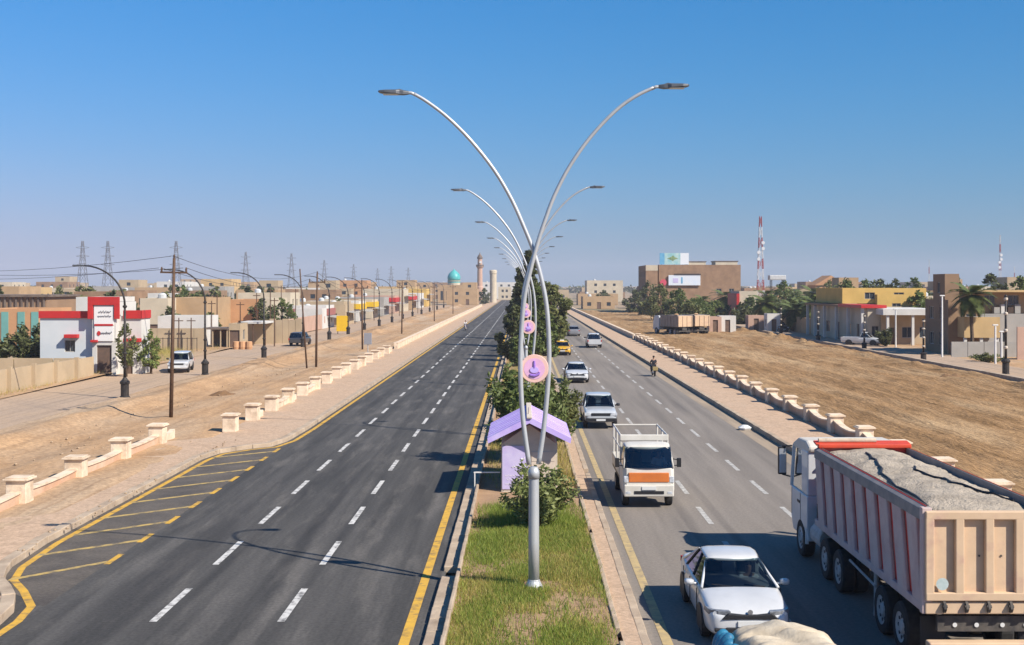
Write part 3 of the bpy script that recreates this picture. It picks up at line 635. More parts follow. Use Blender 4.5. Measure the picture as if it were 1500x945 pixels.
def wheel(parent, x, y, r, w, sx, m=None):
    m = m or chrome; k = (round(r, 3), round(w, 3), sx, m.name)
    if k not in WH:
        t = MB(); t.lathe([(r * .60, -w / 2), (r * .93, -w / 2), (r, -w * .36), (r, w * .36), (r * .93, w / 2), (r * .60, w / 2)], 24, axis='x', caps=False)
        q = MB(); s = sx * w / 2
        q.lathe([(r * .59, s * .55), (r * .61, s * .97), (r * .52, s * .8), (r * .28, s * .62), (r * .22, s * .92), (r * .05, s * .95)], 20, axis='x')
        a = t.mesh('tyre'); a.materials.append(black); 
        for i in range(8):
            an = i * math.pi / 4; q.lathe([(r * .075, s * .56), (r * .075, s * .80)], 8, (0, r * .41 * math.cos(an), r * .41 * math.sin(an)), 'x', 1)
        b = q.mesh('rim'); b.materials.append(m); b.materials.append(trim)
        b.polygons.foreach_set('use_smooth', [False] * len(b.polygons)); WH[k] = (a, b)
    a, b = WH[k]; o = place('wheel', a, parent, (x, y, r)); place('rim', b, o); return o
def cabin(t, paint, yb0, yb1, wb, zb, yt0, yt1, wt, zt, bp=None, back_solid=False, rt=.05):
    """glasshouse: roof, pillars, panes and dark floor; front is -y"""
    mb = MB(); mb.box(-wb + .03, wb - .03, yb0 + .03, yb1 - .03, zb - .02, zb + .012); mb.build('interior', interior, t)
    for s in (-1, 1):
        mb = MB(); mb.box(s * wb * .45 - .22, s * wb * .45 + .22, yt0 + .42, yt0 + .55, zb - .02, zb + (zt - zb) * .62); mb.box(s * wb * .45 - .12, s * wb * .45 + .12, yt0 + .44, yt0 + .53, zb + (zt - zb) * .62, zb + (zt - zb) * .86); mb.build('seat', interior, t, bevel=.03)
    rings = []
    for y, wv, dz in ((yt0 - .04, .90, -.045), (yt0 + .06, .97, -.012), (yt0 + .25, 1.0, .018), (yt0 * .5 + yt1 * .5, 1.02, .04), (yt1 - .25, 1.0, .018), (yt1 - .06, .97, -.015), (yt1 + .04, .90, -.05)):
        W = wt * wv; rings.append([(-W, y, zt + dz - rt), (-W, y, zt + dz - .03), (-W * .93, y, zt + dz + .0), (-W * .72, y, zt + dz + .022), (0, y, zt + dz + .034), (W * .72, y, zt + dz + .022), (W * .93, y, zt + dz), (W, y, zt + dz - .03), (W, y, zt + dz - rt)])
    mb = MB(); mb.loft(rings); mb.build('roof', paint, t, smooth=True, bevel=.0)
    def C(sx, f, top): return Vector((sx * (wt if top else wb), (yt0 if top else yb0) if f == 0 else (yt1 if top else yb1), zt - .03 if top else zb))
    for sx in (-1, 1):
        for f in (0, 1):
            mb = MB(); mb.tube([C(sx, f, 0), Vector((C(sx, f, 1).x * .965, C(sx, f, 1).y + (.05 if f == 0 else -.05), zt - .055))], [.036, .03], 6); mb.build('pillar', paint, t, smooth=True)
        bs = [C(sx, 0, 0), C(sx, 1, 0)]; ts = [C(sx, 0, 1), C(sx, 1, 1)]
        cuts = [0] + (bp or []) + [1]
        for i in range(len(cuts) - 1):
            y0b, y1b = [bs[0].lerp(bs[1], c) for c in cuts[i:i + 2]]; y0t, y1t = [ts[0].lerp(ts[1], c) for c in cuts[i:i + 2]]
            mb = MB(); mb.quad(y0b, y1b, y1t, y0t); mb.build('side_window', glass, t)
            if i: mb = MB(); mb.tube([y0b, y0t], .035, 6); mb.build('pillar', trim, t)
    for f in ((0, 1) if not back_solid else (0,)):
        mb = MB(); a, b, c, d = C(-1, f, 0), C(1, f, 0), C(1, f, 1), C(-1, f, 1); n = 6; rows = []
        for r_ in (0, .5, 1):
            rows.append([a.lerp(b, i / n).lerp(d.lerp(c, i / n), r_) + Vector((0, (-.10 if f == 0 else .06) * (1 - (2 * i / n - 1) ** 2), 0)) for i in range(n + 1)])
        mb.loft(rows, closed=False); mb.build('windscreen' if f == 0 else 'rear_window', glass, t, smooth=True)
    if back_solid:
        mb = MB(); mb.quad(C(-1, 1, 0) + Vector((0, .02, 0)), C(1, 1, 0) + Vector((0, .02, 0)), C(1, 1, 1) + Vector((0, .02, 0)), C(-1, 1, 1) + Vector((0, .02, 0))); mb.build('back_wall', paint, t)
def lower_body(t, paint, st, name='body', sub=2):
    rings = []
    for y, wv, zb, zs, zd in st:
        m_ = (zb + zs) / 2
        half = [(0, zb), (.80 * wv, zb), (.96 * wv, zb + .06), (wv, m_), (.975 * wv, zs - .02), (.86 * wv, zd - .005), (.45 * wv, zd + .02), (0, zd + .028)]
        ring = [(x, y, z) for x, z in half] + [(-x, y, z) for x, z in reversed(half[1:-1])]
        rings.append(ring)
    mb = MB(); mb.loft(rings); return mb.build(name, paint, t, smooth=True, sub=sub)
def arches(t, ws, r, W):
    for y in ws:
        for s in (-1, 1):
            mb = MB(); x0, x1 = sorted((s * (W - .14), s * (W + .006)))
            mb.prism([((r + .055) * math.cos(R(a)), r * .98 + (r + .055) * math.sin(R(a))) for a in range(-25, 206, 15)], 'x', x0, x1); o = mb.build('wheel_arch', trim, t); o.location = (0, y, 0)
def mirrors(t, paint, W, y, z, s=1.0):
    for sx in (-1, 1):
        mb = MB(); mb.loft([[(sx * (W + .03 + u), y + .05, z - h_ * s), (sx * (W + .03 + u), y - d_, z - h_ * .7 * s), (sx * (W + .03 + u), y - d_, z + h_ * .7 * s), (sx * (W + .03 + u), y + .05, z + h_ * s)] for u, h_, d_ in ((0, .045, .03), (.05, .065, .07), (.15, .07, .075), (.2, .05, .03))]); mb.tube([(sx * (W - .06), y + .02, z - .05), (sx * (W + .08), y, z - .02)], .028, 6)
        mb.build('mirror', paint, t, smooth=True)
headdark = mat('headlight_dark', (.10, .105, .115), (.25, .26, .28), 10, rough=.15, spec=.6, local=True)
def sedan(name, label, loc, rotz, paint, cat='car', group=None, lod=1, taxi=False):
    t = thing(name, label, cat, loc, rotz, group); W = .92
    lower_body(t, paint, [(-2.38, .52, .36, .56, .58), (-2.34, .74, .27, .66, .68), (-2.22, .85, .22, .74, .77), (-1.7, .91, .2, .85, .90), (-1.05, .92, .2, .93, .985), (-.2, .92, .2, .95, .96),
        (.9, .92, .2, .97, .97), (1.6, .91, .2, .98, 1.03), (2.15, .88, .24, .97, 1.03), (2.32, .80, .28, .90, .96), (2.38, .6, .38, .8, .82)])
    cabin(t, paint, -1.12, 1.72, .83, .955, -.22, .92, .60, 1.435, [.42, .80])
    arches(t, (-1.42, 1.40), .33, W)
    for y in (-1.42, 1.40):
        for s in (-1, 1): wheel(t, s * (W - .125), y, .33, .21, s)
    mirrors(t, paint, W, -.78, 1.0)
    for s in (-1, 1):
        mb = MB(); mb.prism([(s * .40, -2.355), (s * .66, -2.30), (s * .84, -2.14), (s * .885, -1.78), (s * .80, -1.80), (s * .70, -2.06), (s * .42, -2.20)], 'z', .655, .765); h_ = mb.build('headlight', headdark, t, bevel=.012); mb = MB(); mb.lathe([(.05, -.02), (.045, .02)], 10, (s * .72, -2.26, .70), 'y'); mb.build('lens', lampglass, h_)
        mb = MB(); mb.box(*sorted((s * .5, s * .84)), 2.24, 2.345, .76, .90); mb.build('tail_light', redlamp, t, bevel=.02)
        mb = MB(); mb.box(*sorted((s * .5, s * .74)), -2.385, -2.30, .34, .42); mb.build('fog_lamp', trim, t, bevel=.02)
        for y in (-.35, .75): mb = MB(); mb.box(*sorted((s * .915, s * .945)), y, y + .2, .82, .85); mb.build('door_handle', paint, t, bevel=.008)
        for y in (-.98, .1, 1.15): mb = MB(); mb.box(*sorted((s * .905, s * .925)), y - .006, y + .006, .3, .92); mb.build('door_seam', trim, t)
    mb = MB(); mb.prism([(-.60, .60), (.60, .60), (.46, .725), (.15, .70), (-.15, .70), (-.46, .725)], 'y', -2.395, -2.2); mb.build('grille', trim, t, bevel=.02)
    mb = MB(); mb.prism([(-.62, .29), (.62, .29), (.5, .44), (-.5, .44)], 'y', -2.405, -2.25); mb.build('air_intake', trim, t, bevel=.02)
    mb = MB(); mb.box(-.72, .72, -2.36, -2.1, .20, .285); mb.build('lip', trim, t, bevel=.02)
    mb = MB(); mb.box(-.26, .26, -2.41, -2.38, .46, .57); mb.build('number_plate', plate_m, t)
    mb = MB(); mb.lathe([(.055, -.012), (.05, .012)], 14, (0, -2.345, .745), 'y'); mb.build('emblem', chrome, t)
    for s in (-1, 1): mb = MB(); mb.tube([(s * .35 + .2, -1.14, .985), (s * .35 - .25, -1.06, 1.01)], .012, 5); mb.build('wiper', trim, t)
    if taxi: mb = MB(); mb.prism([(-.25, 1.47), (.25, 1.47), (.2, 1.6), (-.2, 1.6)], 'y', .2, .35); mb.build('roof_sign', white_p, t, bevel=.02)
    return t
def pickup(name, label, loc, rotz, paint, cat='pickup', load=False, group=None, single=False, suv=False):
    t = thing(name, label, cat, loc, rotz, group); W = .88
    lower_body(t, paint, [(-2.45, .62, .45, .72, .74), (-2.40, .78, .36, .82, .85), (-2.2, .86, .33, .93, .97), (-1.5, .88, .32, 1.0, 1.04), (-1.15, .88, .32, 1.02, 1.08), (-.3, .88, .32, 1.04, 1.05),
        (.6, .88, .32, 1.04, 1.05), (2.3, .87, .38, 1.05, 1.05 if suv else .72), (2.42, .86, .42, 1.04, 1.0 if suv else .72), (2.45, .84, .45, 1.0, .9 if suv else .72)])
    e = 2.3 if suv else (.1 if single else .85)
    cabin(t, paint, -1.22, e, .80, 1.05, -.62, e - .12, .66, 1.66, [.5] if not suv else [.35, .68])
    arches(t, (-1.5, 1.45), .37, W)
    for y in (-1.5, 1.45):
        for s in (-1, 1): wheel(t, s * (W - .115), y, .37, .22, s)
    mirrors(t, trim, W, -.95, 1.15, 1.1)
    for s in (-1, 1):
        mb = MB(); mb.box(*sorted((s * .52, s * .85)), -2.44, -2.25, .70, .86); mb.build('headlight', lampglass, t, bevel=.02)
        mb = MB(); mb.box(*sorted((s * .74, s * .865)), 2.35, 2.47, .75, 1.0); mb.build('tail_light', redlamp, t, bevel=.02)
    mb = MB(); mb.box(-.5, .5, -2.47, -2.38, .70, .84); mb.build('grille', trim, t, bevel=.02)
    mb = MB(); mb.box(-.8, .8, -2.50, -2.36, .40, .58); mb.build('bumper', trim if not suv else paint, t, bevel=.03)
    mb = MB(); mb.box(-.24, .24, -2.52, -2.50, .44, .54); mb.build('number_plate', plate_m, t)
    if not suv:
        for s in (-1, 1): mb = MB(); mb.box(*sorted((s * .80, s * .875)), e + .1, 2.44, .7, 1.07); mb.build('bed_side', paint, t, bevel=.015)
        mb = MB(); mb.box(-.78, .78, 2.38, 2.45, .7, 1.06); mb.build('tailgate', paint, t, bevel=.015)
        mb = MB(); mb.box(-.79, .79, e + .11, 2.37, .74, .765); mb.build('bed_floor', trim, t)
    return t

sedan('white_sedan', 'white sedan facing the camera beside the dump truck', (4.72, 27.55, 0), 0, paint_white)
sedan('white_sedan', 'small white sedan farther up the right road, between the pickup and the taxi', (4.25, 96.2, 0), 0, paint_white)
sedan('yellow_taxi', 'yellow taxi on the right road in front of the median trees', (4.35, 133.5, 0), 0, paint_yellow, 'taxi', taxi=True)
sedan('dark_car', 'dark car half hidden behind the yellow taxi', (4.9, 170, 0), 0, paint_dark)
sedan('dark_car', 'dark car driving away ahead of the white pickup on the right road', (7.75, 184, 0), math.pi, paint_grey)
sedan('white_car', 'tiny white car far up the right road beside the tree clump', (6.4, 236, 0), math.pi, paint_white)
sedan('silver_car', 'tiny silver car farthest up the right road', (9.6, 300, 0), math.pi, paint_silver)
pickup('silver_pickup', 'silver pickup following the orange-fronted truck', (4.12, 66.2, 0), 0, paint_silver)
pickup('white_pickup', 'white pickup driving away in the far right lane', (8.75, 149.5, 0), math.pi, paint_white)
pickup('white_suv', 'white car parked on the left frontage road by the red and white building', (-29.7, 106, .08), R(9), paint_white, 'car', suv=True)
pickup('dark_van', 'dark van driving away on the left frontage road behind a lamp post', (-27.7, 152, .08), R(176), paint_dark, 'car', suv=True)
pickup('white_pickup', 'white pickup parked side-on before the cream house on the right', (42.0, 150.5, .12), R(62), paint_white, 'pickup', single=True)
pickup('dark_car', 'dark car parked on the right frontage road by the palms', (41.2, 196, .12), R(10), paint_dark, 'car', suv=True)

# ---- orange-fronted light truck
orange = mat('orange_panel', (.60, .17, .04), (.52, .15, .04), 3, rough=.4, local=True); offwhite = mat('truck_white', (.60, .57, .51), (.52, .49, .43), 2, rough=.45, local=True, c3=(.5, .45, .38), s3=2.5, lo3=.55, hi3=.8)
T = thing('flatbed_truck', 'small white flatbed truck with orange front panel and bed frame', 'truck', (4.27, 43.5, 0))
rings = []
for z, y0, wv in ((.42, -2.40, .84), (.62, -2.44, .87), (.90, -2.43, .87), (1.32, -2.37, .865), (1.35, -2.35, .86)):
    rings.append([(-wv, y0 + .10, z), (-wv * .86, y0, z), (wv * .86, y0, z), (wv, y0 + .10, z), (wv, -.92, z), (-wv, -.92, z)])
mb = MB(); mb.loft(rings); mb.build('cab_body', offwhite, T, bevel=.025)
cabin(T, offwhite, -2.32, -.95, .84, 1.345, -2.06, -.95, .77, 2.06, None, True, .10)
mb = MB(); mb.box(-.68, .68, -2.455, -2.36, .88, 1.20); mb.build('front_panel', orange, T, bevel=.02)
for s in (-1, 1):
    mb = MB(); mb.box(*sorted((s * .68, s * .85)), -2.445, -2.3, .86, 1.08); mb.build('headlight', lampglass, T, bevel=.03)
    mb = MB(); mb.box(*sorted((s * .62, s * .78)), -2.53, -2.5, .50, .58); mb.build('fog_lamp', lampglass, T, bevel=.01)
    mb = MB(); mb.box(*sorted((s * .98, s * 1.12)), -2.22, -2.10, 1.36, 1.66); mb.tube([(s * .84, -2.2, 1.4), (s * 1.0, -2.17, 1.42)], .02, 6); mb.tube([(s * .84, -2.2, 1.64), (s * 1.0, -2.17, 1.6)], .02, 6); mb.build('mirror', trim, T, bevel=.03)
    for y, r in ((-1.75, .33), (1.35, .33)): wheel(T, s * .74, y, r, .22, s, dustgrey)
    for k in range(3):
        mb = MB(); mb.box(*sorted((s * .84, s * .875)), -.80 + k * 1.12, .28 + k * 1.12, .86, 1.25); mb.build('drop_side', offwhite, T, bevel=.01)
    mb = MB(); mb.tube([(s * .82, -.80, 2.26), (s * .82, 2.45, 2.26)], .035, 8); mb.build('frame_rail', offwhite, T)
    mb = MB(); mb.tube([(s * .82, -.80, 1.8), (s * .82, 2.45, 1.8)], .025, 8); mb.build('frame_rail', offwhite, T)
    for y in (-.80, .85, 2.45): mb = MB(); mb.tube([(s * .82, y, .8), (s * .82, y, 2.3)], .035, 8); mb.build('frame_post', offwhite, T)
    mb = MB(); mb.tube([(s * .3 + .22, -2.36, 1.37), (s * .3 - .22, -2.32, 1.45)], .012, 5); mb.build('wiper', trim, T)
mb = MB(); mb.box(-.84, .84, -2.52, -2.36, .40, .80); mb.build('bumper', offwhite, T, bevel=.04)
mb = MB(); mb.box(-.5, .5, -2.535, -2.50, .50, .60); mb.build('air_intake', trim, T)
mb = MB(); mb.box(-.24, .24, -2.55, -2.52, .64, .75); mb.build('number_plate', plate_m, T)
mb = MB(); mb.box(-.86, .86, -.86, 2.5, .74, .84); mb.build('bed_floor', trim, T)
mb = MB(); mb.box(-.3, .3, -2.2, 2.4, .42, .70); mb.build('chassis', trim, T)
for y, z in ((-.80, 2.26), (2.45, 2.26), (.85, 2.26)):
    if y == .85: continue
    mb = MB(); mb.tube([(-.82, y, z), (.82, y, z)], .035, 8); mb.build('frame_rail', offwhite, T)
mb = MB(); mb.box(-.84, .84, -.86, -.74, 2.09, 2.28); mb.build('headboard', offwhite, T, bevel=.01)
mb = MB(); mb.box(-.84, .84, 2.44, 2.48, .86, 1.25); mb.build('tailboard', offwhite, T, bevel=.01)

# ---- loaded pickup at the bottom edge of the picture
tarp = mat('tarp_beige', (.52, .43, .31), (.40, .33, .24), 3, rough=.85, bump=.5, bscale=5, local=True, c3=(.6, .52, .4), s3=1.2)
blue_cloth = mat('tarp_blue', (.04, .21, .33), (.025, .13, .24), 3, rough=.5, bump=.4, bscale=6, local=True)
P = pickup('loaded_pickup', 'pickup with beige tarp load and blue sheet, cut off by the lower picture edge', (4.6, 19.35, 0), 0, paint_white, load=True, single=True)
me = bpy.data.meshes.new('load'); n, m_ = 28, 34; vs_ = []
for j in range(m_ + 1):
    for i in range(n + 1):
        u, v = i / n * 2 - 1, j / m_ * 2 - 1; e = (1 - abs(u) ** 5) * (1 - abs(v) ** 5)
        z = .98 + .50 * e ** .6 + .05 * e * math.sin(u * 5 + 2 * math.sin(v * 3)) + .035 * e * math.sin(v * 14 + u * 3 + 2 * math.sin(u * 4)) + .008 * e * math.sin(u * 13 + 4 * v) - .05 * e * (abs(v * 3 % 1 - .5) < .06)
        vs_.append((u * (.92 + .03 * math.sin(v * 7)), 1.30 + v * (1.22 + .04 * math.sin(u * 6)), z))
me.from_pydata(vs_, [], [(j * (n + 1) + i, j * (n + 1) + i + 1, (j + 1) * (n + 1) + i + 1, (j + 1) * (n + 1) + i) for j in range(m_) for i in range(n)]); me.materials.append(tarp)
ld = place('tarp_load', me, None, (4.6, 19.75, 0), smooth=True); tag(ld, 'lumpy beige tarpaulin tied over the load of the pickup at the lower edge', 'tarp')
mb = MB()
for s in range(7):
    a = 1.0 + s * .22; mb.tube([(-.88, a, 1.28 + .06 * math.sin(s * 2)), (-.97, a + .04, 1.16), (-1.03, a + .1, .98), (-1.05, a + .13 * math.sin(s), .72)], [.09, .15, .17, .09], 7)
tag(mb.build('blue_sheet', blue_cloth, smooth=True, sub=1), 'crumpled blue sheet hanging over the side of the loaded pickup', 'sheet').location = (4.6, 19.75, 0)

# ---- dump truck: tractor and tipper trailer, seen from behind; local origin at the rear, forward +y
pinkside = mat('tipper_side', (.56, .42, .385), (.46, .32, .295), 2.2, rough=.75, local=True, c3=(.50, .41, .38), s3=1.3, bump=.2, bscale=14)
redside = mat('tipper_red', (.62, .04, .03), (.52, .10, .08), 1.6, rough=.7, local=True, c3=(.45, .26, .22), s3=1.1, lo3=.55, hi3=.8)
beige_t = mat('tipper_tailgate', (.62, .44, .285), (.55, .39, .25), 2, rough=.7, local=True, c3=(.46, .28, .22), s3=1.4, lo3=.55, hi3=.75)
railgrey = mat('tipper_rail', (.20, .19, .19), (.28, .25, .23), 3, rough=.7, local=True); chassis_m = mat('truck_chassis', (.05, .047, .045), (.11, .095, .08), 4, rough=.85, local=True)
cab_m = mat('truck_cab', (.58, .60, .62), (.50, .51, .52), 1.5, rough=.4, local=True, coat=.3); red_vis = mat('red_visor', (.62, .07, .03), (.5, .06, .03), 3, rough=.5, local=True)
def wheels_axle(t, y, W, dual, r=.52):
    for s in (-1, 1):
        wheel(t, s * (W - .16), y, r, .31, s, dustgrey)
        if dual: wheel(t, s * (W - .50), y, r, .31, s, dustgrey)
def tipper_box(t, Lb, z0, z1, W, nr, detail=True):
    for s in (-1, 1):
        mb = MB(); mb.box(*sorted((s * (W - .14), s * (W - .085))), .02, Lb, z0, z1); b = mb.build('side_wall', redside, t)
        for k in range(nr):
            p = Lb / nr; ya = k * p + p * .2; yb = (k + 1) * p - p * .17; sl = .42
            a0, a1 = max(.08, ya - sl * .5), max(.1, yb - sl * .5); b0, b1 = min(Lb - .02, ya + sl * .5), min(Lb, yb + sl * .5)
            mb = MB(); x0, x1 = sorted((s * (W - .087), s * W)); f = .05
            lo = [(a0, z0 + .10), (a1, z0 + .10), (b1, z1 - .26), (b0, z1 - .26)]; mb.prism(lo, 'x', x0, x1); mb.build('side_rib', pinkside, t, bevel=.025)
        mb = MB(); mb.box(*sorted((s * (W - .13), s * (W + .004))), .04, Lb, z0 - .04, z0 + .13); mb.build('bottom_rail', pinkside, t, bevel=.02)
        mb = MB(); mb.prism([(s * (W - .16), z1 - .28), (s * (W + .01), z1 - .28), (s * (W + .01), z1 - .06), (s * (W - .10), z1), (s * (W - .16), z1)], 'y', .0, Lb + .03); mb.build('top_rail', railgrey, t, bevel=.01)
        mb = MB(); mb.box(*sorted((s * (W - .18), s * (W + .015))), -.06, .10, z0 - .06, z1 - .02); mb.build('corner_post', pinkside, t, bevel=.015)
    mb = MB(); mb.box(-W + .1, W - .1, .02, Lb, z0 - .02, z0 + .06); mb.build('floor', chassis_m, t)
    mb = MB(); mb.box(-W + .1, W - .1, Lb - .08, Lb, z0, z1 + .1); mb.build('front_wall', redside, t)
    # tailgate
    zt = z1 - .08; mb = MB(); mb.box(-W + .10, W - .10, -.02, .02, z0 + .05, zt - .1); tg = mb.build('tailgate', beige_t, t)
    npan = 4; pw = (2 * W - .24) / npan
    for k in range(npan + 1):
        x = -W + .12 + k * pw; mb = MB(); mb.box(x - .085, x + .085, -.13, -.021, z0 + .30, zt - .12); mb.build('tailgate_rib', beige_t, tg, bevel=.02)
    mb = MB(); mb.box(-W + .04, W - .04, -.132, .03, zt - .16, zt); mb.build('tailgate_rail', beige_t, tg, bevel=.02)
    mb = MB(); mb.box(-W + .04, W - .04, -.134, .03, z0 + .20, z0 + .36); mb.build('tailgate_rail', beige_t, tg, bevel=.02)
    mb = MB(); mb.box(-W + .04, W - .04, -.09, .03, z0 - .06, z0 + .17); mb.build('tail_beam', beige_t, t, bevel=.02)
    for k in range(5):
        x = -W + .42 + k * (2 * W - .84) / 4
        mb = MB(); mb.prism([(-.16, z0 + .16), (-.09, z0 + .22), (-.09, z0 - .02), (-.14, z0 - .02), (-.20, z0 + .06)], 'x', x - .05, x + .0); mb.lathe([(.035, x - .07), (.035, x + .02)], 8, (0, -.14, z0 + .1), 'x'); mb.build('tail_hook', chassis_m, t)
        if k < 4: mb = MB(); mb.lathe([(.022, -.035), (.02, -.02)], 8, (x + .25, 0, z0 + 1.05), 'y'); mb.build('bolt', chassis_m, tg)
D = thing('dump_truck', 'large dump truck with dusty pink ribbed sides driving away, loaded with sand', 'truck', (8.98, 23.5, 0))
W, Lb, z0, z1 = 1.27, 8.6, 1.25, 3.25
tipper_box(D, Lb, z0, z1, W, 9)
mb = MB(); mb.lathe([(.12, -.137), (.115, -.125)], 16, (-.92, 0, 1.78), 'y'); mb.build('sticker', mat('sticker', (.38, .46, .44), (.5, .55, .52), 8, rough=.5, local=True), D)
mb = MB(); mb.box(-W + .05, W - .05, Lb - .2, Lb - .05, z1 + .0, z1 + .10); mb.prism([(Lb - .05, z1 + .04), (Lb + .28, z1 + .10), (Lb + .28, z1 + .15), (Lb - .05, z1 + .10)], 'x', -W + .02, W - .02); mb.build('front_visor', red_vis, D, bevel=.02)
mb = MB(); mb.tube([(-W + .12, Lb + .1, z1 + .17), (W - .9, Lb + .1, z1 + .17)], .06, 8); mb.build('rolled_cover', tarp, D)
for s in (-1, 1): mb = MB(); mb.box(*sorted((s * .42, s * .30)), -.1 + .5, 11.6, .80, 1.2); mb.build('chassis_rail', chassis_m, D)
for y in (.35, 1.3, 2.6, 4.5, 6.4, 8.0): mb = MB(); mb.box(-1.15, 1.15, y, y + .12, 1.10, 1.20); mb.build('cross_member', chassis_m, D)
for y, du in ((1.45, 1), (2.78, 1), (6.35, 1), (7.68, 1), (10.35, 0)): wheels_axle(D, y, W - .02, du)
mb = MB(); mb.box(-.95, .95, .05, .16, .82, 1.12); mb.build('bumper_plate', chassis_m, D)
for x in (-.62, -.2, .3, .75): mb = MB(); mb.lathe([(.045, .03), (.04, .05)], 10, (x, 0, .95), 'y'); mb.build('reflector', plate_m, D)
mb = MB(); mb.box(-1.2, 1.2, -.25, .02, .56, .68); mb.build('underrun_bar', beige_t, D, bevel=.03)
for s in (-1, 1):
    mb = MB(); mb.box(*sorted((s * .72, s * 1.2)), .30, .33, .35, 1.05); mb.build('mud_flap', trim, D)
    mb = MB(); mb.lathe([(.28, 8.35), (.31, 8.4), (.31, 9.35), (.28, 9.4)], 14, (s * .92, 0, .85), 'y'); mb.build('fuel_tank', dustgrey, D, smooth=False)
    mb = MB(); mb.tube([(s * 1.12, 3.55, 1.22), (s * 1.12, 3.55, .4), (s * 1.16, 3.45, .2)], .05, 6); mb.build('landing_leg', dustgrey, D)
    mb = MB(); mb.prism([(5.8 + 1.2 + .62 * math.cos(R(a)) * 1.7, .60 + .62 * math.sin(R(a))) for a in range(0, 181, 15)] + [(5.8 + 1.2 - 1.0, .62), (5.8 + 1.2 - .9, 1.15), (8.0, 1.15), (8.0, .62)], 'x', *sorted((s * .78, s * 1.22)))
mb = MB(); mb.tube([(-1.15, 3.5, .85), (-1.15, 5.6, .95)], .03, 6); mb.build('side_guard', dustgrey, D)
# cab
cy0, cy1 = 9.25, 11.75; cz0, cz1 = .95, 3.2
rings = []
for z, yf, wv in ((.55, 11.72, 1.20), (.95, 11.80, 1.24), (1.75, 11.80, 1.24), (1.78, 11.78, 1.23)):
    rings.append([(-wv, 9.6, z), (wv, 9.6, z), (wv, yf - .25, z), (wv * .82, yf, z), (-wv * .82, yf, z), (-wv, yf - .25, z)])
mb = MB(); mb.loft(rings); mb.build('cab_body', cab_m, D, bevel=.03)
mb = MB(); mb.box(-1.22, 1.22, 9.62, 10.35, 1.781, 3.0); mb.build('cab_rear', cab_m, D, bevel=.04)
mb = MB(); mb.prism([(9.55, 2.98), (9.55, 3.14), (9.9, 3.26), (10.8, 3.24), (11.5, 3.02), (11.55, 2.9), (10.3, 2.9)], 'x', -1.21, 1.21); mb.build('cab_roof', mat('cab_roof', (.55, .50, .42), (.62, .58, .52), 2, rough=.5, local=True), D, bevel=.06)
for s in (-1, 1):
    mb = MB(); mb.quad((s * 1.205, 10.36, 1.80), (s * 1.205, 11.5, 1.80), (s * 1.17, 11.42, 2.92), (s * 1.18, 10.36, 2.94)); mb.build('side_window', glass, D)
    mb = MB(); mb.tube([(s * 1.2, 11.62, 1.76), (s * 1.16, 11.45, 2.95)], .06, 6); mb.build('pillar', cab_m, D)
    mb = MB(); mb.box(*sorted((s * 1.33, s * 1.56)), 11.75, 11.88, 2.05, 2.85); mb.tube([(s * 1.2, 11.6, 2.9), (s * 1.45, 11.8, 2.86)], .025, 6); mb.tube([(s * 1.2, 11.6, 2.0), (s * 1.45, 11.8, 2.05)], .025, 6); m1 = mb.build('mirror', trim, D, bevel=.04)
    mb = MB(); mb.box(*sorted((s * 1.35, s * 1.54)), 11.735, 11.749, 2.1, 2.8); mb.build('mirror_glass', mat('mirror_glass', (.6, .62, .65), rough=.1, metal=.6), m1)
    mb = MB(); mb.box(*sorted((s * 1.16, s * 1.235)), 9.75, 9.83, .45, 1.0); mb.build('step', white_p, D)
    mb = MB(); mb.box(*sorted((s * 1.236, s * 1.255)), 10.45, 10.75, 1.45, 1.52); mb.build('door_handle', trim, D)
    for y in (10.38, 11.45): mb = MB(); mb.box(*sorted((s * 1.235, s * 1.248)), y, y + .015, .98, 1.75); mb.build('door_seam', trim, D)
mb = MB(); mb.quad((-1.1, 11.72, 1.8), (1.1, 11.72, 1.8), (1.08, 11.5, 2.92), (-1.08, 11.5, 2.92)); mb.build('windscreen', glass, D)
mb = MB(); mb.box(-1.1, 1.1, 10.4, 11.6, 1.785, 1.80); mb.build('interior', interior, D)
for i, z in enumerate((1.5, 1.75, 2.0, 2.25, 2.5)): mb = MB(); mb.box(-1.0, 1.0, 9.55, 9.618, z, z + .05); mb.build('rear_rib', cab_m, D)
mb = MB(); mb.box(-1.0, 1.0, 9.0, 9.5, 1.05, 1.6); mb.build('cab_gap_box', chassis_m, D)
# the sand load under a torn grey sheet
loadm = mat('load_sheet', (.49, .41, .32), (.38, .32, .245), 2.2, rough=.95, bump=1.0, bscale=16, local=True, c3=(.30, .25, .195), s3=1.5, bdist=.06, detail=12)
n, m_ = 40, 90; vs_ = []
for j in range(m_ + 1):
    for i in range(n + 1):
        u, v = i / n * 2 - 1, j / m_; X = u * (W - .15); Y = .06 + v * (Lb - .2)
        e = (1 - abs(u) ** 3)
        z = 3.02 + .13 * e + .07 * e * float(vnoise(np.array(X * 1.2), np.array(Y * .7), 41)) + .07 * float(vnoise(np.array(X * 2.6 + Y * .8), np.array(Y * 1.9 - X), 42)) + .035 * float(vnoise(np.array(X * 8), np.array(Y * 7), 43))
        z += .015 * math.sin(Y * 3 + 2.5 * math.sin(X * 2)) * e - .12 * max(0, 1 - v * 9)
        vs_.append((X, Y, z))
me = bpy.data.meshes.new('load'); me.from_pydata(vs_, [], [(j * (n + 1) + i, j * (n + 1) + i + 1, (j + 1) * (n + 1) + i + 1, (j + 1) * (n + 1) + i) for j in range(m_) for i in range(n)]); me.materials.append(loadm)
lo = place('sand_load', me, None, (8.98, 23.5, 0), smooth=True); tag(lo, 'heap of pale sand under a creased grey sheet in the dump truck', 'sand load')
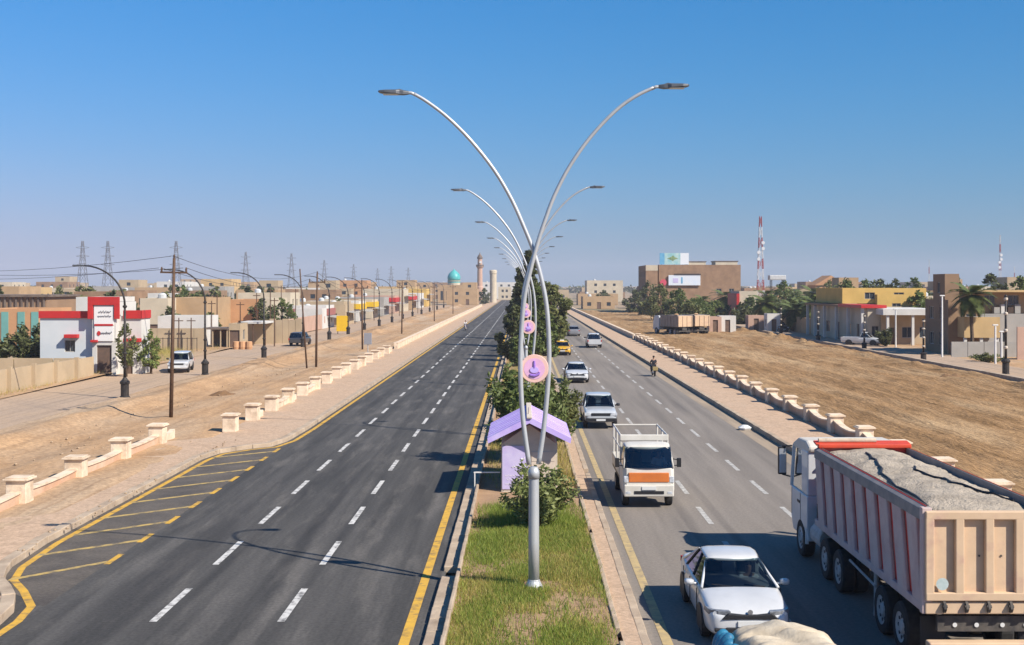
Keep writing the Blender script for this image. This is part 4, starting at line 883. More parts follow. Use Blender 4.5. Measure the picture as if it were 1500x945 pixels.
def on_load(X, Y): i = min(n, max(0, round((X / (W - .15) + 1) / 2 * n))); j = min(m_, max(0, round((Y - .06) / (Lb - .2) * m_))); return Vector((X, Y, vs_[j * (n + 1) + i][2] + .02))
for k, pts in enumerate(([(-.95, .15), (-.9, 2.0), (-.85, 3.2), (-.7, 4.5), (-.35, 6.2), (-.2, 7.9)], [(.9, 1.0), (.5, 2.0), (.3, 2.9), (.35, 3.6), (.1, 4.6), (.3, 5.4)])):
    q = []
    for i in range(len(pts) - 1):
        for s in range(4): q.append(on_load(pts[i][0] + (pts[i + 1][0] - pts[i][0]) * s / 4 + random.uniform(-.03, .03), pts[i][1] + (pts[i + 1][1] - pts[i][1]) * s / 4))
    mb = MB(); mb.tube(q, .028, 5); o = mb.build('rope', trim); o.location = (8.98, 23.5, 0)
    tag(o, ['dark rope lying along the left side of the sand load', 'dark rope winding across the middle of the sand load'][k], 'rope')

# ---- two parked tippers on the earth lot
def rigid_tipper(label, loc, rz, sidem):
    t = thing('dump_truck', label, 'truck', loc, rz, 'tipper trucks parked on the earth lot'); W = 1.22
    mb = MB()
    mb.box(-W, W, .05, 5.2, 1.25, 2.95); mb.build('tipper_body', sidem, t, bevel=.03)
    for s in (-1, 1):
        for k in range(6): mb = MB(); mb.box(*sorted((s * W, s * (W + .07))), .35 + k * .85, .55 + k * .85, 1.3, 2.85); mb.build('side_rib', sidem, t)
        mb = MB(); mb.box(*sorted((s * (W - .02), s * (W + .09))), .03, 5.2, 2.86, 3.0); mb.build('top_rail', railgrey, t)
    mb = MB(); mb.box(-W + .03, W - .03, -.04, .045, 1.3, 2.9); mb.build('tailgate', beige_t, t)
    for k in range(4): x = -W + .1 + k * (2 * W - .2) / 3; mb = MB(); mb.box(x - .07, x + .07, -.11, -.041, 1.3, 2.85); mb.build('tailgate_rib', beige_t, t)
    mb = MB(); mb.box(-.4, .4, .1, 7.4, .75, 1.2); mb.build('chassis', chassis_m, t)
    mb = MB(); mb.prism([(5.6, .7), (5.6, 2.7), (5.9, 2.85), (7.0, 2.8), (7.4, 1.9), (7.45, .7)], 'x', -1.18, 1.18); mb.build('cab', cab_m, t, bevel=.05)
    for y, d in ((1.0, 1), (2.3, 1), (6.4, 0)): wheels_axle(t, y, W, d)
    mb = MB(); mb.box(-1.1, 1.1, 0, .1, .55, .7); mb.build('bumper', chassis_m, t)
    mb = MB(); mb.lathe([(.25, 2.95), (.4, 3.05), (.2, 3.2)], 8, (0, 2.5, 0)); mb.build('heap', sand, t)
rigid_tipper('beige tipper truck parked on the earth lot, the left of the two', (24.2, 181, .15), R(24), mat('tipper_grey', (.36, .30, .25), (.29, .24, .20), 1, rough=.8, local=True))
rigid_tipper('beige tipper truck parked on the earth lot, the right of the two', (27.2, 184, .15), R(14), mat('tipper_tan', (.42, .33, .24), (.35, .28, .2), 1, rough=.8, local=True))

# ------------------------------------------------------------------ people and motorcycles
def skin(name, joints, edges, m, parent, sub=1):
    names = list(joints); me = bpy.data.meshes.new(name)
    me.from_pydata([joints[k][0] for k in names], [(names.index(a), names.index(b)) for a, b in edges], []); me.materials.append(m)
    o = bpy.data.objects.new(name, me); col.objects.link(o); o.parent = parent
    s = o.modifiers.new('skin', 'SKIN'); s.use_smooth_shade = True
    for i, k in enumerate(names): r = joints[k][1]; me.skin_vertices[0].data[i].radius = r if isinstance(r, tuple) else (r, r)
    b = o.modifiers.new('sub', 'SUBSURF'); b.levels = sub; b.render_levels = sub; return o
flesh = mat('skin_tone', (.30, .17, .11), rough=.6); hair_m = mat('hair', (.015, .012, .01), rough=.7)
cl = {'white': mat('cloth_white', (.62, .62, .6), rough=.9), 'black': mat('cloth_black', (.02, .02, .025), rough=.9), 'blue': mat('cloth_blue', (.06, .08, .14), rough=.9), 'red': mat('cloth_red', (.3, .05, .04), rough=.9), 'tan': mat('cloth_tan', (.35, .27, .16), rough=.9)}
def seated(label, loc, rotz, top, bottom, hand_y=-.42, hand_z=.33, knee=(.12, -.42, .06), foot=(.12, -.38, -.38), group=None, lean=-.05):
    """seated figure, origin at the seat, facing -y"""
    t = thing('person', label, 'person', loc, rotz, group); J = {}; E = []
    J['pelvis'] = ((0, 0, .10), .13); J['waist'] = ((0, lean * .5, .28), (.14, .10)); J['chest'] = ((0, lean, .46), (.16, .11)); J['neck'] = ((0, lean - .01, .62), .055)
    J['chin'] = ((0, lean - .03, .70), .07); J['head'] = ((0, lean - .01, .79), (.078, .095)); J['crown'] = ((0, lean, .86), .06)
    E += [('pelvis', 'waist'), ('waist', 'chest'), ('chest', 'neck'), ('neck', 'chin'), ('chin', 'head'), ('head', 'crown')]
    for s, k in ((-1, 'l'), (1, 'r')):
        J['sh' + k] = ((s * .18, lean, .53), .065); J['el' + k] = ((s * .24, lean - .14, .34), .045); J['wr' + k] = ((s * .17, hand_y + .06, hand_z), .03); J['pa' + k] = ((s * .16, hand_y, hand_z + .01), (.038, .022))
        J['fi' + k] = ((s * .15, hand_y - .05, hand_z - .02), .014); J['th' + k] = ((s * .12, hand_y - .01, hand_z + .02), .012)
        J['hi' + k] = ((s * .09, -.02, .08), .085); J['kn' + k] = ((s * knee[0], knee[1], knee[2]), .06); J['an' + k] = ((s * foot[0], foot[1], foot[2]), .042); J['to' + k] = ((s * foot[0], foot[1] - .16, foot[2] - .05), .035)
        E += [('chest', 'sh' + k), ('sh' + k, 'el' + k), ('el' + k, 'wr' + k), ('wr' + k, 'pa' + k), ('pa' + k, 'fi' + k), ('pa' + k, 'th' + k), ('pelvis', 'hi' + k), ('hi' + k, 'kn' + k), ('kn' + k, 'an' + k), ('an' + k, 'to' + k)]
    skin('body', J, E, flesh, t)
    def sub(keys, g): return {k: (J[k][0], tuple(v + g for v in J[k][1]) if isinstance(J[k][1], tuple) else J[k][1] + g) for k in keys}
    ks = ['pelvis', 'waist', 'chest', 'shl', 'shr', 'ell', 'elr']; skin('shirt', sub(ks, .018), [e for e in E if e[0] in ks and e[1] in ks], cl[top], t)
    ks = ['pelvis', 'hil', 'hir', 'knl', 'knr', 'anl', 'anr']; skin('trousers', sub(ks, .016), [e for e in E if e[0] in ks and e[1] in ks], cl[bottom], t)
    mb = MB(); mb.lathe([(.10, .80), (.098, .84), (.08, .89), (.04, .92), (.005, .925)], 14); o = mb.build('hair', hair_m, t, smooth=True); o.location = (0, lean + .02, 0)
    mb = MB(); mb.prism([(-.10, .80), (-.135, .775), (-.10, .765)], 'x', -.015, .015); o = mb.build('nose', flesh, t); o.location = (0, lean + .0, 0)
    return t
seated('driver in a white shirt at the wheel of the white sedan', (5.08, 27.42, .44), 0, 'white', 'black', -.40, .36)
seated('driver in white behind the windscreen of the orange-fronted truck', (4.66, 41.62, 1.06), 0, 'white', 'blue', -.32, .34, foot=(.12, -.25, -.25), knee=(.12, -.28, .1))
def motorbike(label, loc, rotz, box):
    t = thing('motorcycle', label, 'motorcycle', loc, rotz)
    for y in (-.62, .62):
        mb = MB(); mb.lathe([(.22, -.04), (.29, -.045), (.31, 0), (.29, .045), (.22, .04)], 18, axis='x'); wv = mb.build('wheel', black, t); wv.location = (0, y, .31)
        mb = MB(); mb.lathe([(.05, -.06), (.05, .06)], 8, axis='x'); mb.box(-.008, .008, -.21, .21, -.012, .012); mb.box(-.008, .008, -.012, .012, -.21, .21); mb.build('hub', chrome, wv)
    mb = MB(); mb.tube([(0, -.62, .31), (0, -.45, .75), (0, -.36, .98)], .035, 6); mb.build('fork', chrome, t)
    mb = MB(); mb.tube([(-.34, -.26, 1.02), (-.15, -.38, 1.0), (.15, -.38, 1.0), (.34, -.26, 1.02)], .018, 6); mb.build('handlebar', trim, t)
    mb = MB(); mb.lathe([(.05, -.62), (.09, -.55), (.07, -.46)], 10, (0, 0, .86), 'y'); mb.build('headlight', lampglass, t)
    rings = [[(-wv, y, z0), (wv, y, z0), (wv, y, z1), (-wv, y, z1)] for y, wv, z0, z1 in ((-.40, .06, .66, .86), (-.2, .13, .62, .93), (.02, .09, .64, .84))]; mb = MB(); mb.loft(rings); mb.build('fuel_tank', redlamp, t, smooth=True, sub=1)
    mb = MB(); mb.box(-.13, .13, -.02, .62, .74, .82); mb.build('seat', trim, t, bevel=.03)
    mb = MB(); mb.box(-.14, .14, -.28, .16, .25, .6); mb.build('engine', dustgrey, t, bevel=.04)
    mb = MB(); mb.tube([(0, .62, .31), (0, .1, .45), (0, .35, .75)], .03, 6); mb.build('frame', trim, t)
    mb = MB(); mb.tube([(.14, -.1, .28), (.16, .7, .32)], .045, 8); mb.build('exhaust', chrome, t)
    if box: mb = MB(); mb.box(-.22, .22, .60, .92, .5, .82); mb.build('carry_box', mat('carry_box', (.30, .22, .09), rough=.6), t, bevel=.03)
    return t
motorbike('motorcycle with a tan box riding away close to the right kerb', (10.95, 101.5, 0), math.pi + .05, True)
seated('rider in dark clothes on the motorcycle by the right kerb', (10.95, 101.35, .78), math.pi + .05, 'black', 'black', -.42, .26, (.2, -.30, -.06), (.2, -.05, -.42), lean=-.12)
motorbike('tiny motorcycle coming up the left lane of the left road', (-9.6, 206, 0), 0, False)
seated('rider in a white shirt on the far motorcycle on the left road', (-9.6, 206.15, .78), 0, 'white', 'blue', -.42, .26, (.2, -.30, -.06), (.2, -.05, -.42), lean=-.12)
# ------------------------------------------------------------------ buildings
def render_mat(name, c, var=.14): return mat(name, c, tuple(v * (1 - var) for v in c), .5, rough=.9, spec=.1, bump=.15, bscale=5, c3=tuple(v * .78 for v in c), s3=.35, lo3=.52, hi3=.8)
WM = {'tan': render_mat('wall_tan', (.44, .30, .175)), 'beige': render_mat('wall_beige', (.45, .345, .225)), 'cream': render_mat('wall_cream', (.55, .47, .35)), 'brown': render_mat('wall_brown', (.29, .19, .12)),
      'white': render_mat('wall_white', (.62, .595, .55)), 'yellow': render_mat('wall_yellow', (.60, .40, .13)), 'orange': render_mat('wall_orange', (.50, .28, .15)), 'pink': render_mat('wall_pinkish', (.50, .33, .25)),
      'grey': render_mat('wall_grey', (.36, .34, .31)), 'brick': render_mat('wall_brick', (.33, .21, .13), .3), 'dark': render_mat('wall_dark', (.10, .07, .055), .3), 'yellow_tan': render_mat('wall_yellow_tan', (.55, .38, .19)), 'teal': render_mat('wall_teal', (.16, .36, .33))}
red_trim = mat('red_trim', (.50, .028, .025), (.42, .03, .03), 1.5, rough=.5); frame_m = mat('window_frame', (.35, .32, .28), rough=.7); door_m = mat('door_metal', (.16, .10, .07), (.12, .08, .06), 3, rough=.7)
roof_dark = mat('sheet_roof', (.12, .09, .075), (.18, .14, .11), .8, rough=.8)
u_ = MB(); u_.quad((0, 0, 0), (1, 0, 0), (1, 0, 1), (0, 0, 1)); UP = u_.mesh('pane'); UP.materials.append(pane_m)
u_ = MB(); u_.box(0, 1, 0, .05, 0, 1); UD = u_.mesh('door'); UD.materials.append(door_m)
u_ = MB()
for a in ((0, .06, 0, 1), (.94, 1, 0, 1), (.06, .94, 0, .06), (.06, .94, .94, 1), (.48, .52, .06, .94)): u_.box(a[0], a[1], 0, .05, a[2], a[3])
UF = u_.mesh('frame'); UF.materials.append(frame_m)
def facade(mb, o, u, inn, Wd, Ht, ops, dep):
    o, u, inn = Vector(o), Vector(u), Vector(inn); us = sorted({0, Wd} | {q for a in ops for q in (a[0], a[2])}); vs = sorted({0, Ht} | {q for a in ops for q in (a[1], a[3])})
    def Pn(a, b, d=0): return o + u * a + Vector((0, 0, b)) + inn * d
    for i in range(len(us) - 1):
        for j in range(len(vs) - 1):
            cu, cv = (us[i] + us[i + 1]) / 2, (vs[j] + vs[j + 1]) / 2
            if any(a[0] < cu < a[2] and a[1] < cv < a[3] for a in ops): continue
            mb.quad(Pn(us[i], vs[j]), Pn(us[i + 1], vs[j]), Pn(us[i + 1], vs[j + 1]), Pn(us[i], vs[j + 1]))
    for a, b, c, d in ops:
        for p, q in (((a, b), (c, b)), ((c, b), (c, d)), ((c, d), (a, d)), ((a, d), (a, b))): mb.quad(Pn(*p), Pn(*q), Pn(*q, dep), Pn(*p, dep))
def grid_ops(Wd, Ht, floors, gap, ww, wh, door=None, sill=1.0):
    ops = []; n = max(1, int((Wd - .6) / gap)); m = (Wd - (n - 1) * gap - ww) / 2; fh = Ht / floors
    for f in range(floors):
        for i in range(n):
            a = m + i * gap; ops.append((a, f * fh + sill, a + ww, min(f * fh + sill + wh, Ht - .3)))
    if door is not None and ops:
        k = door % n; a, b, c, d = ops[k]; ops[k] = (a, .02, c, min(2.2, Ht - .35))
    return ops
def block(t, x0, x1, y0, y1, z0, h, wm, front=(), side=(), sd=1, par=.45, dep=.14, name='wall', frames=True):
    mb = MB(); L = y1 - y0; Wd = x1 - x0
    facade(mb, (x0, y0, z0), (1, 0, 0), (0, 1, 0), Wd, h, front, dep)
    if sd > 0:
        facade(mb, (x1, y0, z0), (0, 1, 0), (-1, 0, 0), L, h, side, dep); mb.quad((x0, y0, z0), (x0, y1, z0), (x0, y1, z0 + h), (x0, y0, z0 + h))
    else:
        facade(mb, (x0, y1, z0), (0, -1, 0), (1, 0, 0), L, h, side, dep); mb.quad((x1, y0, z0), (x1, y1, z0), (x1, y1, z0 + h), (x1, y0, z0 + h))
    mb.quad((x0, y1, z0), (x1, y1, z0), (x1, y1, z0 + h), (x0, y1, z0 + h))
    if par:
        for q in ((x0, x1, y0, y0 + .2), (x0, x1, y1 - .2, y1), (x0, x0 + .2, y0 + .2, y1 - .2), (x1 - .2, x1, y0 + .2, y1 - .2)): mb.box(*q, z0 + h, z0 + h + par)
    wl = mb.build(name, wm, t)
    mb = MB(); mb.box(x0 + .01, x1 - .01, y0 + .01, y1 - .01, z0 + h - .06, z0 + h + .01); mb.build('roof', WM['grey'], t)
    def opening(a, b, c, d, o, rz):
        isd = b < z0 * 0 + .1
        p = place('door' if isd else 'window', UD if isd else UP, t, o, rz); p.scale = (c - a, 1, d - b)
        if frames and not isd: place('frame', UF, p, (0, -.06, 0))
    for a, b, c, d in front: opening(a, b, c, d, (x0 + a, y0 + dep - .003, z0 + b), 0)
    for a, b, c, d in side:
        if sd > 0: opening(a, b, c, d, (x1 - dep + .003, y0 + a, z0 + b), R(90))
        else: opening(a, b, c, d, (x0 + dep - .003, y1 - a, z0 + b), R(-90))
    return wl
tankm = mat('water_tank', (.55, .55, .53), (.45, .45, .44), 2, rough=.5)
def tank(t, x, y, z, r=.6, h=1.1): mb = MB(); mb.lathe([(r * .95, z), (r, z + .05), (r, z + h * .8), (r * .6, z + h), (.15, z + h * 1.05)], 12, (x, y, 0)); mb.build('water_tank', tankm, t, smooth=False)
def house(label, x0, x1, y0, y1, h, wm, sd, floors=1, gap=3.0, door=0, par=.45, upper=None, tk=True, name='house', cat='house', group=None, frames=True, ww=1.2):
    t = thing(name, label, cat, (x0, y0, 0), 0, group); w_, l_ = x1 - x0, y1 - y0
    block(t, 0, w_, 0, l_, 0, h, WM[wm], grid_ops(w_, h, floors, gap, ww, 1.2, door), grid_ops(l_, h, floors, gap + .6, ww, 1.2, None), sd, par, frames=frames)
    if upper:
        um, f = upper; block(t, w_ * f, w_ * .96, l_ * .25, l_ * .9, h + .02, 2.7, WM[um], grid_ops(w_ * (.96 - f), 2.7, 1, gap, ww, 1.1), (), sd, .3, frames=frames)
    if tk: tank(t, w_ * .25, l_ * .6, h + .01)
    return t

# ---- red and white shop building on the left
t = thing('shop_building', 'white building with red trim and a tall sign tower on the left', 'building', (-40.5, 101.5, .05)); t.scale = (.735, 1, 1)
clad = mat('cladding', (.58, .60, .60), (.52, .55, .56), .6, rough=.4, spec=.3); white_w = WM['white']
block(t, 0, 6.2, .8, 9, 0, 4.75, clad, [(2.8, 1.9, 4.0, 2.9)], grid_ops(8.2, 4.75, 1, 3, 1.2, 1.2), 1, 0)
block(t, 2.0, 6.4, 5.0, 11, 4.78, 1.6, WM['white'], (), (), 1, .1, name='upper_wall')
block(t, 6.205, 8.9, .3, 5.6, 0, 6.1, white_w, [(.5, .02, 2.2, 2.5)], (), 1, 0, name='tower_wall')
block(t, 8.905, 11.4, 1.2, 3.6, 0, 4.9, white_w, [(.4, .02, 1.5, 2.3)], (), 1, 0, name='right_wing')
for q in ((-.12, 6.2, .66, .79, 4.75, 5.35), (5.75, 9.35, .1, .29, 5.85, 6.55), (5.75, 6.35, .1, .29, 4.7, 5.85), (8.75, 9.35, .1, .29, 4.7, 5.85), (9.36, 11.5, 1.05, 1.19, 4.7, 5.4), (11.41, 11.53, 1.05, 3.6, 4.7, 5.4), (3.0, 4.5, .2, .78, 3.1, 3.4),
          (9.6, 11.45, .5, 1.18, 2.75, 3.05), (6.1, 6.9, .0, .29, 2.75, 2.95)):
    mb = MB(); mb.box(*q); mb.build('red_trim', red_trim, t, bevel=.02)
mb = MB(); mb.box(6.45, 8.65, .2, .297, 4.2, 5.8); sg = mb.build('sign_board', mat('sign_white', (.72, .70, .68), rough=.5), t)
mb = MB(); mb.box(6.5, 8.6, .2, .297, 2.85, 4.1); sg2 = mb.build('sign_board', mat('sign_white', (.72, .70, .68), rough=.5), t)
random.seed(5); greytxt = mat('sign_grey', (.2, .2, .22), rough=.6)
def script(parent, x0, x1, z, th, y, m):
    mb = MB(); x = x0
    while x < x1: wv = random.uniform(.12, .3); mb.tube([(x, y, z), (x + wv * .4, y, z - .06), (x + wv, y, z + random.uniform(-.03, .1))], th, 5); x += wv + .05
    mb.build('sign_script', m, parent)
script(sg, 7.0, 8.2, 5.3, .05, .19, greytxt); script(sg, 6.9, 8.3, 4.95, .045, .19, greytxt); script(sg2, 7.2, 8.4, 3.55, .06, .19, greytxt)
mb = MB(); mb.box(6.5, 8.6, .17, .199, 4.12, 4.28); mb.build('sign_stripe', red_trim, t)
mb = MB(); mb.lathe([(.2, .16), (.2, .198)], 12, (7.0, 0, 3.5), 'y'); mb.build('sign_mark', red_trim, t)
mb = MB(); mb.box(2.6, 6.4, -.6, .75, .85, 1.0); mb.build('counter', roof_dark, t)
# ---- boundary wall of the yard beside it
t = thing('boundary_wall', 'beige panelled boundary wall in front of the garden, left edge', 'wall', (0, 0, 0))
for k in range(9):
    y = 66 + k * 3.7; x = -36.6 + .055 * (y - 66); mb = MB(); mb.box(x - .08, x + .08, y + .12, y + 3.58, 0, 1.75); mb.build('wall_panel', WM['beige'], t)
    mb = MB(); mb.box(x - .16, x + .16, y - .12, y + .12, 0, 1.9); mb.build('pier', WM['beige'], t)
y_ = 99.5
for k in range(3):
    mb = MB(); mb.box(-35.2 - k * 3.2 - 3.1, -35.2 - k * 3.2, y_, y_ + .16, 0, 1.6); mb.build('wall_panel', WM['beige'], t)
palm_leafm = leafmat('palm_leaf', (.075, .10, .03), (.16, .19, .06), .25)
def frond_mesh():
    co = []; n = 34
    def sp(s): return Vector((s * 2.0, 0, .9 * s - 1.15 * s * s))
    for i in range(n):
        s = .12 + .88 * i / n; p = sp(s); L = .55 * math.sin(math.pi * min(1, .12 + s * .85)) + .08
        for sd in (-1, 1):
            tip = p + Vector((L * .55, sd * L, -.12 * L)); co += [p + Vector((-.05, 0, 0)), p + Vector((.07, 0, 0)), tip]
    for i in range(8):
        a, b = sp(i / 8), sp((i + 1) / 8); w0 = .03 * (1 - i / 9); co += [a + Vector((0, -w0, 0)), a + Vector((0, w0, 0)), b]
    return npmesh('frond', np.array([tuple(c) for c in co]), 3, palm_leafm)
FR = frond_mesh()
def palm(label, x, y, h, s=1.0, n=20):
    t = thing('palm_tree', label, 'palm tree', (x, y, .05))
    if h > .4:
        mb = MB(); mb.tube([(0, 0, -.1)] + [(.06 * math.sin(k), 0, h * k / 6) for k in range(1, 7)], [.24, .2, .19, .18, .18, .19, .22], 9); mb.build('trunk', bark, t)
    for k in range(n):
        o = place('frond', FR, t, (0, 0, h), k * 2.4); o.rotation_euler = (0, -R(62 - 95 * k / n + random.uniform(-8, 8)) + R(30), k * 2.4); o.scale = (s, s, s)
    return t
random.seed(8)
palm('low spiky palm growing before the white building wall', -38.6, 100.2, .5, .95, 16)
bush('garden_tree', 'dark green leafy tree in the garden at the left edge', -43.4, 108, .1, 3.9, 2.6, leaf_dark, 3000, .2, 'tree', 20)
bush('garden_tree', 'paler bush left of the dark garden tree, at the picture edge', -46.8, 107, .1, 3.0, 2.2, leaf_olive, 2400, .2, 'bush', 18)
tree('street_tree', 'small round tree before the sign tower of the red and white building', -32.4, 99.6, .05, 4.3, 1.35, leaf_olive, .45, .15, .3, 20, 'round')
tree('street_tree', 'small bright green tree right of the red and white building', -31.4, 103, .05, 3.7, 1.25, leafmat('leaf_bright', (.12, .17, .04), (.24, .27, .08), .3), .45, .15, .25, 18, 'round')
o = blades('grass', 14000, -60, -34.6, 68, 108, .2, .6, lambda X, Y: np.clip((vnoise(X * .2, Y * .2, 50) - .2) * 2, .05, 1), grass_y, .12); tag(o, 'dry green grass in the walled garden at the left edge', 'grass')

# ---- left side, middle distance
def hx(label, xl, xr, top, Y, dep, wm, sd=1, **k):
    z = pZ(top, Y); return house(label, pX(xl, Y), pX(xr, Y), Y, Y + dep, max(2.4, z - k.get('par', .45)), wm, sd, **k)
t = thing('striped_building', 'orange building with teal vertical stripes at the left edge', 'building', (pX(-30, 138), 138, 0))
wd = pX(57, 138) - pX(-30, 138); block(t, 0, wd, 0, 10, 0, pZ(455, 138), WM['orange'], (), (), 1, .2)
for k, xp in enumerate((2, 26, 46)):
    a = pX(xp, 138) - pX(-30, 138); mb = MB(); mb.box(a, a + .8, -.08, -.003, .3, pZ(457, 138)); mb.build('teal_stripe', WM['teal'], t)
t = thing('market_shed', 'long dark slatted shed above the striped building', 'shed', (pX(-60, 175), 175, 0))
wd = pX(68, 175) - pX(-60, 175); zt = pZ(432, 175)
mb = MB(); mb.box(0, wd, 0, 12, 0, zt - .3); mb.build('wall', WM['brown'], t); mb = MB(); mb.box(-.4, wd + .4, -.5, 12.4, zt - .3, zt); mb.build('roof', roof_dark, t)
for k in range(16): x = .3 + k * (wd - .6) / 15; mb = MB(); mb.box(x - .12, x + .12, -.25, -.003, 0, zt - .31); mb.build('slat', roof_dark, t)
mb = MB(); mb.box(0, wd, -.18, -.1, zt * .62, zt * .62 + .15); mb.build('rail', WM['grey'], t)
hx('pale yellow house just behind the right wing of the red-trimmed building', 205, 246, 437, 168, 12, 'cream', gap=4)
hx('big blank tan block behind the white yard wall', 247, 303, 436, 172, 14, 'tan', gap=9, tk=False)
hx('long low white building left of the second black lamp', 231, 302, 463, 150, 6, 'white', gap=3.5, tk=False, par=.2)
hx('tan block behind the shelter, right of the second lamp', 330, 379, 439, 186, 12, 'orange', gap=9, tk=False)
hx('cream block adjoining the tan block, by the green trees', 379.5, 398, 437, 184, 12, 'cream', gap=4, tk=False)
hx('small square beige room beside the shelter with orange goods', 335, 352, 474, 146, 4, 'beige', gap=9, tk=False, par=.1)
hx('white flat-roofed house behind the leaning poles', 432, 472, 452, 210, 10, 'white', gap=4)
hx('pale house with dark openings left of the yellow sign', 472, 506, 446, 235, 12, 'beige', gap=3)
t = thing('yard_wall', 'beige yard wall with railing left of the shelter', 'wall', (pX(212, 141), 141, 0)); wd = pX(302, 141) - pX(212, 141)
for k in range(5): mb = MB(); mb.box(k * wd / 5 + .02, (k + 1) * wd / 5 - .02, 0, .2, 0, pZ(481, 141)); mb.build('wall_panel', WM['beige'], t)
for k in range(14): mb = MB(); mb.tube([(k * wd / 13, -4, 0), (k * wd / 13, -4, 1.7)], .04, 5); mb.build('railing_post', darksteel, t)
mb = MB(); mb.tube([(0, -4, 1.6), (wd, -4, 1.6)], .03, 5); mb.build('rail', darksteel, t)
t = thing('shelter', 'open shelter with thin dark roof and posts beside the square room', 'shelter', (pX(301, 146), 146, 0)); wd = pX(336, 146) - pX(301, 146)
mb = MB(); mb.box(-.2, wd - .02, -.5, 3.5, 2.3, 2.5); mb.build('roof', roof_dark, t)
for x in (0, wd * .33, wd * .66, wd - .2):
    for y in (-.3, 3.2): mb = MB(); mb.box(x - .06, x + .06, y - .06, y + .06, 0, 2.3); mb.build('post', WM['beige'], t)
mb = MB(); mb.box(0, wd - .1, 3.4, 3.5, 0, 2.29); mb.build('back_wall', WM['brown'], t)
for k in range(3): mb = MB(); mb.lathe([(.35, 0), (.42, .3), (.38, .9), (.3, .95)], 10, (pX(346, 143) + k * .75, 143, .05)); tag(mb.build('barrel', WM['orange']), '%s orange barrel standing before the square room' % ('left', 'middle', 'right')[k], 'barrel', 'orange barrels')
t = thing('shelter', 'long white-roofed shelter right of the square room', 'shelter', (pX(352, 152), 152, 0)); wd = pX(390, 152) - pX(352, 152)
mb = MB(); mb.box(0, wd, -.3, 4.5, 2.8, 3.05); mb.build('roof', WM['white'], t)
for x in (.1, wd * .5, wd - .1): mb = MB(); mb.box(x - .07, x + .07, -.2, -.06, 0, 2.8); mb.build('post', rustpole, t)
mb = MB(); mb.box(0, wd, 4.3, 4.48, 0, 2.8); mb.build('back_wall', WM['beige'], t)
t = thing('boundary_wall', 'long pinkish wall behind the dark van', 'wall', (0, 0, 0))
for k in range(12): y = 163 + k * 4.2; mb = MB(); mb.box(-34.7, -34.5, y, y + 4.15, 0, 2.6); mb.build('wall_panel', WM['pink'], t)
t = thing('boundary_wall', 'tall beige panelled wall below the trees, right of the white-roofed shelter', 'wall', (0, 0, 0))
for k in range(6): x = pX(385, 158) + k * .85; mb = MB(); mb.box(x, x + .8, 158, 158.2, 0, 3.1 + .15 * (k % 2)); mb.build('wall_panel', WM['beige'], t)
random.seed(31)
for k, (x, y, h, rx, m, lb) in enumerate(((-37.6, 176, 5.6, 2.7, leaf_dark, 'large dark tree above the pinkish wall, left part'), (-36.2, 184, 5.8, 2.5, leaf_mid, 'green tree above the pinkish wall, right part'), (-47, 163, 4.6, 2.2, leaf_dark, 'dark tree rising behind the open shelter'),
        (-43, 168, 3.8, 2.2, leaf_olive, 'low olive tree between the shelter and the tan block'), (-53, 152, 3.6, 1.6, leaf_dark, 'small dark tree by the white yard building'), (-39.5, 262, 5.0, 2.4, leaf_olive, 'round tree behind the yellow roadside board'))):
    tree('yard_tree', lb, x, y, .05, h, rx, m, .9, .24, .15, 18, 'round')
o = blades('grass', 16000, -50, -35, 109, 141, .25, .8, lambda X, Y: np.clip((vnoise(X * .25, Y * .25, 51) - .25) * 2.4, .03, 1), grass_y, .12); tag(o, 'dry weeds in the yard between the shop and the railing', 'grass')
for i, (xp, y, h) in enumerate(((352, 150, 5.5), (376, 165, 6.5), (396, 172, 7.2), (402, 150, 6.0), (310, 152, 5.6), (318, 156, 6.4), (412, 185, 7.5), (433, 196, 7.0), (520, 240, 8.0), (548, 262, 8.0), (585, 300, 8.4), (612, 330, 8.0), (634, 372, 8.6), (280, 140, 3.8), (262, 140, 3.8))):
    t = thing('pole', '%s thin dark pole from the left among the yards behind the frontage road' % nth(sorted(q for q in (352, 376, 396, 402, 310, 318, 412, 433, 520, 548, 585, 612, 634, 280, 262)).index(xp)), 'pole', (pX(xp, y), y, .05), 0, 'thin poles in the left yards')
    mb = MB(); mb.tube([(0, 0, 0), (0, 0, h)], [.09, .06], 6); mb.build('shaft', rustpole, t); mb = MB(); mb.box(-.5, .5, -.04, .04, h - .4, h - .3); mb.build('cross_arm', rustpole, t)
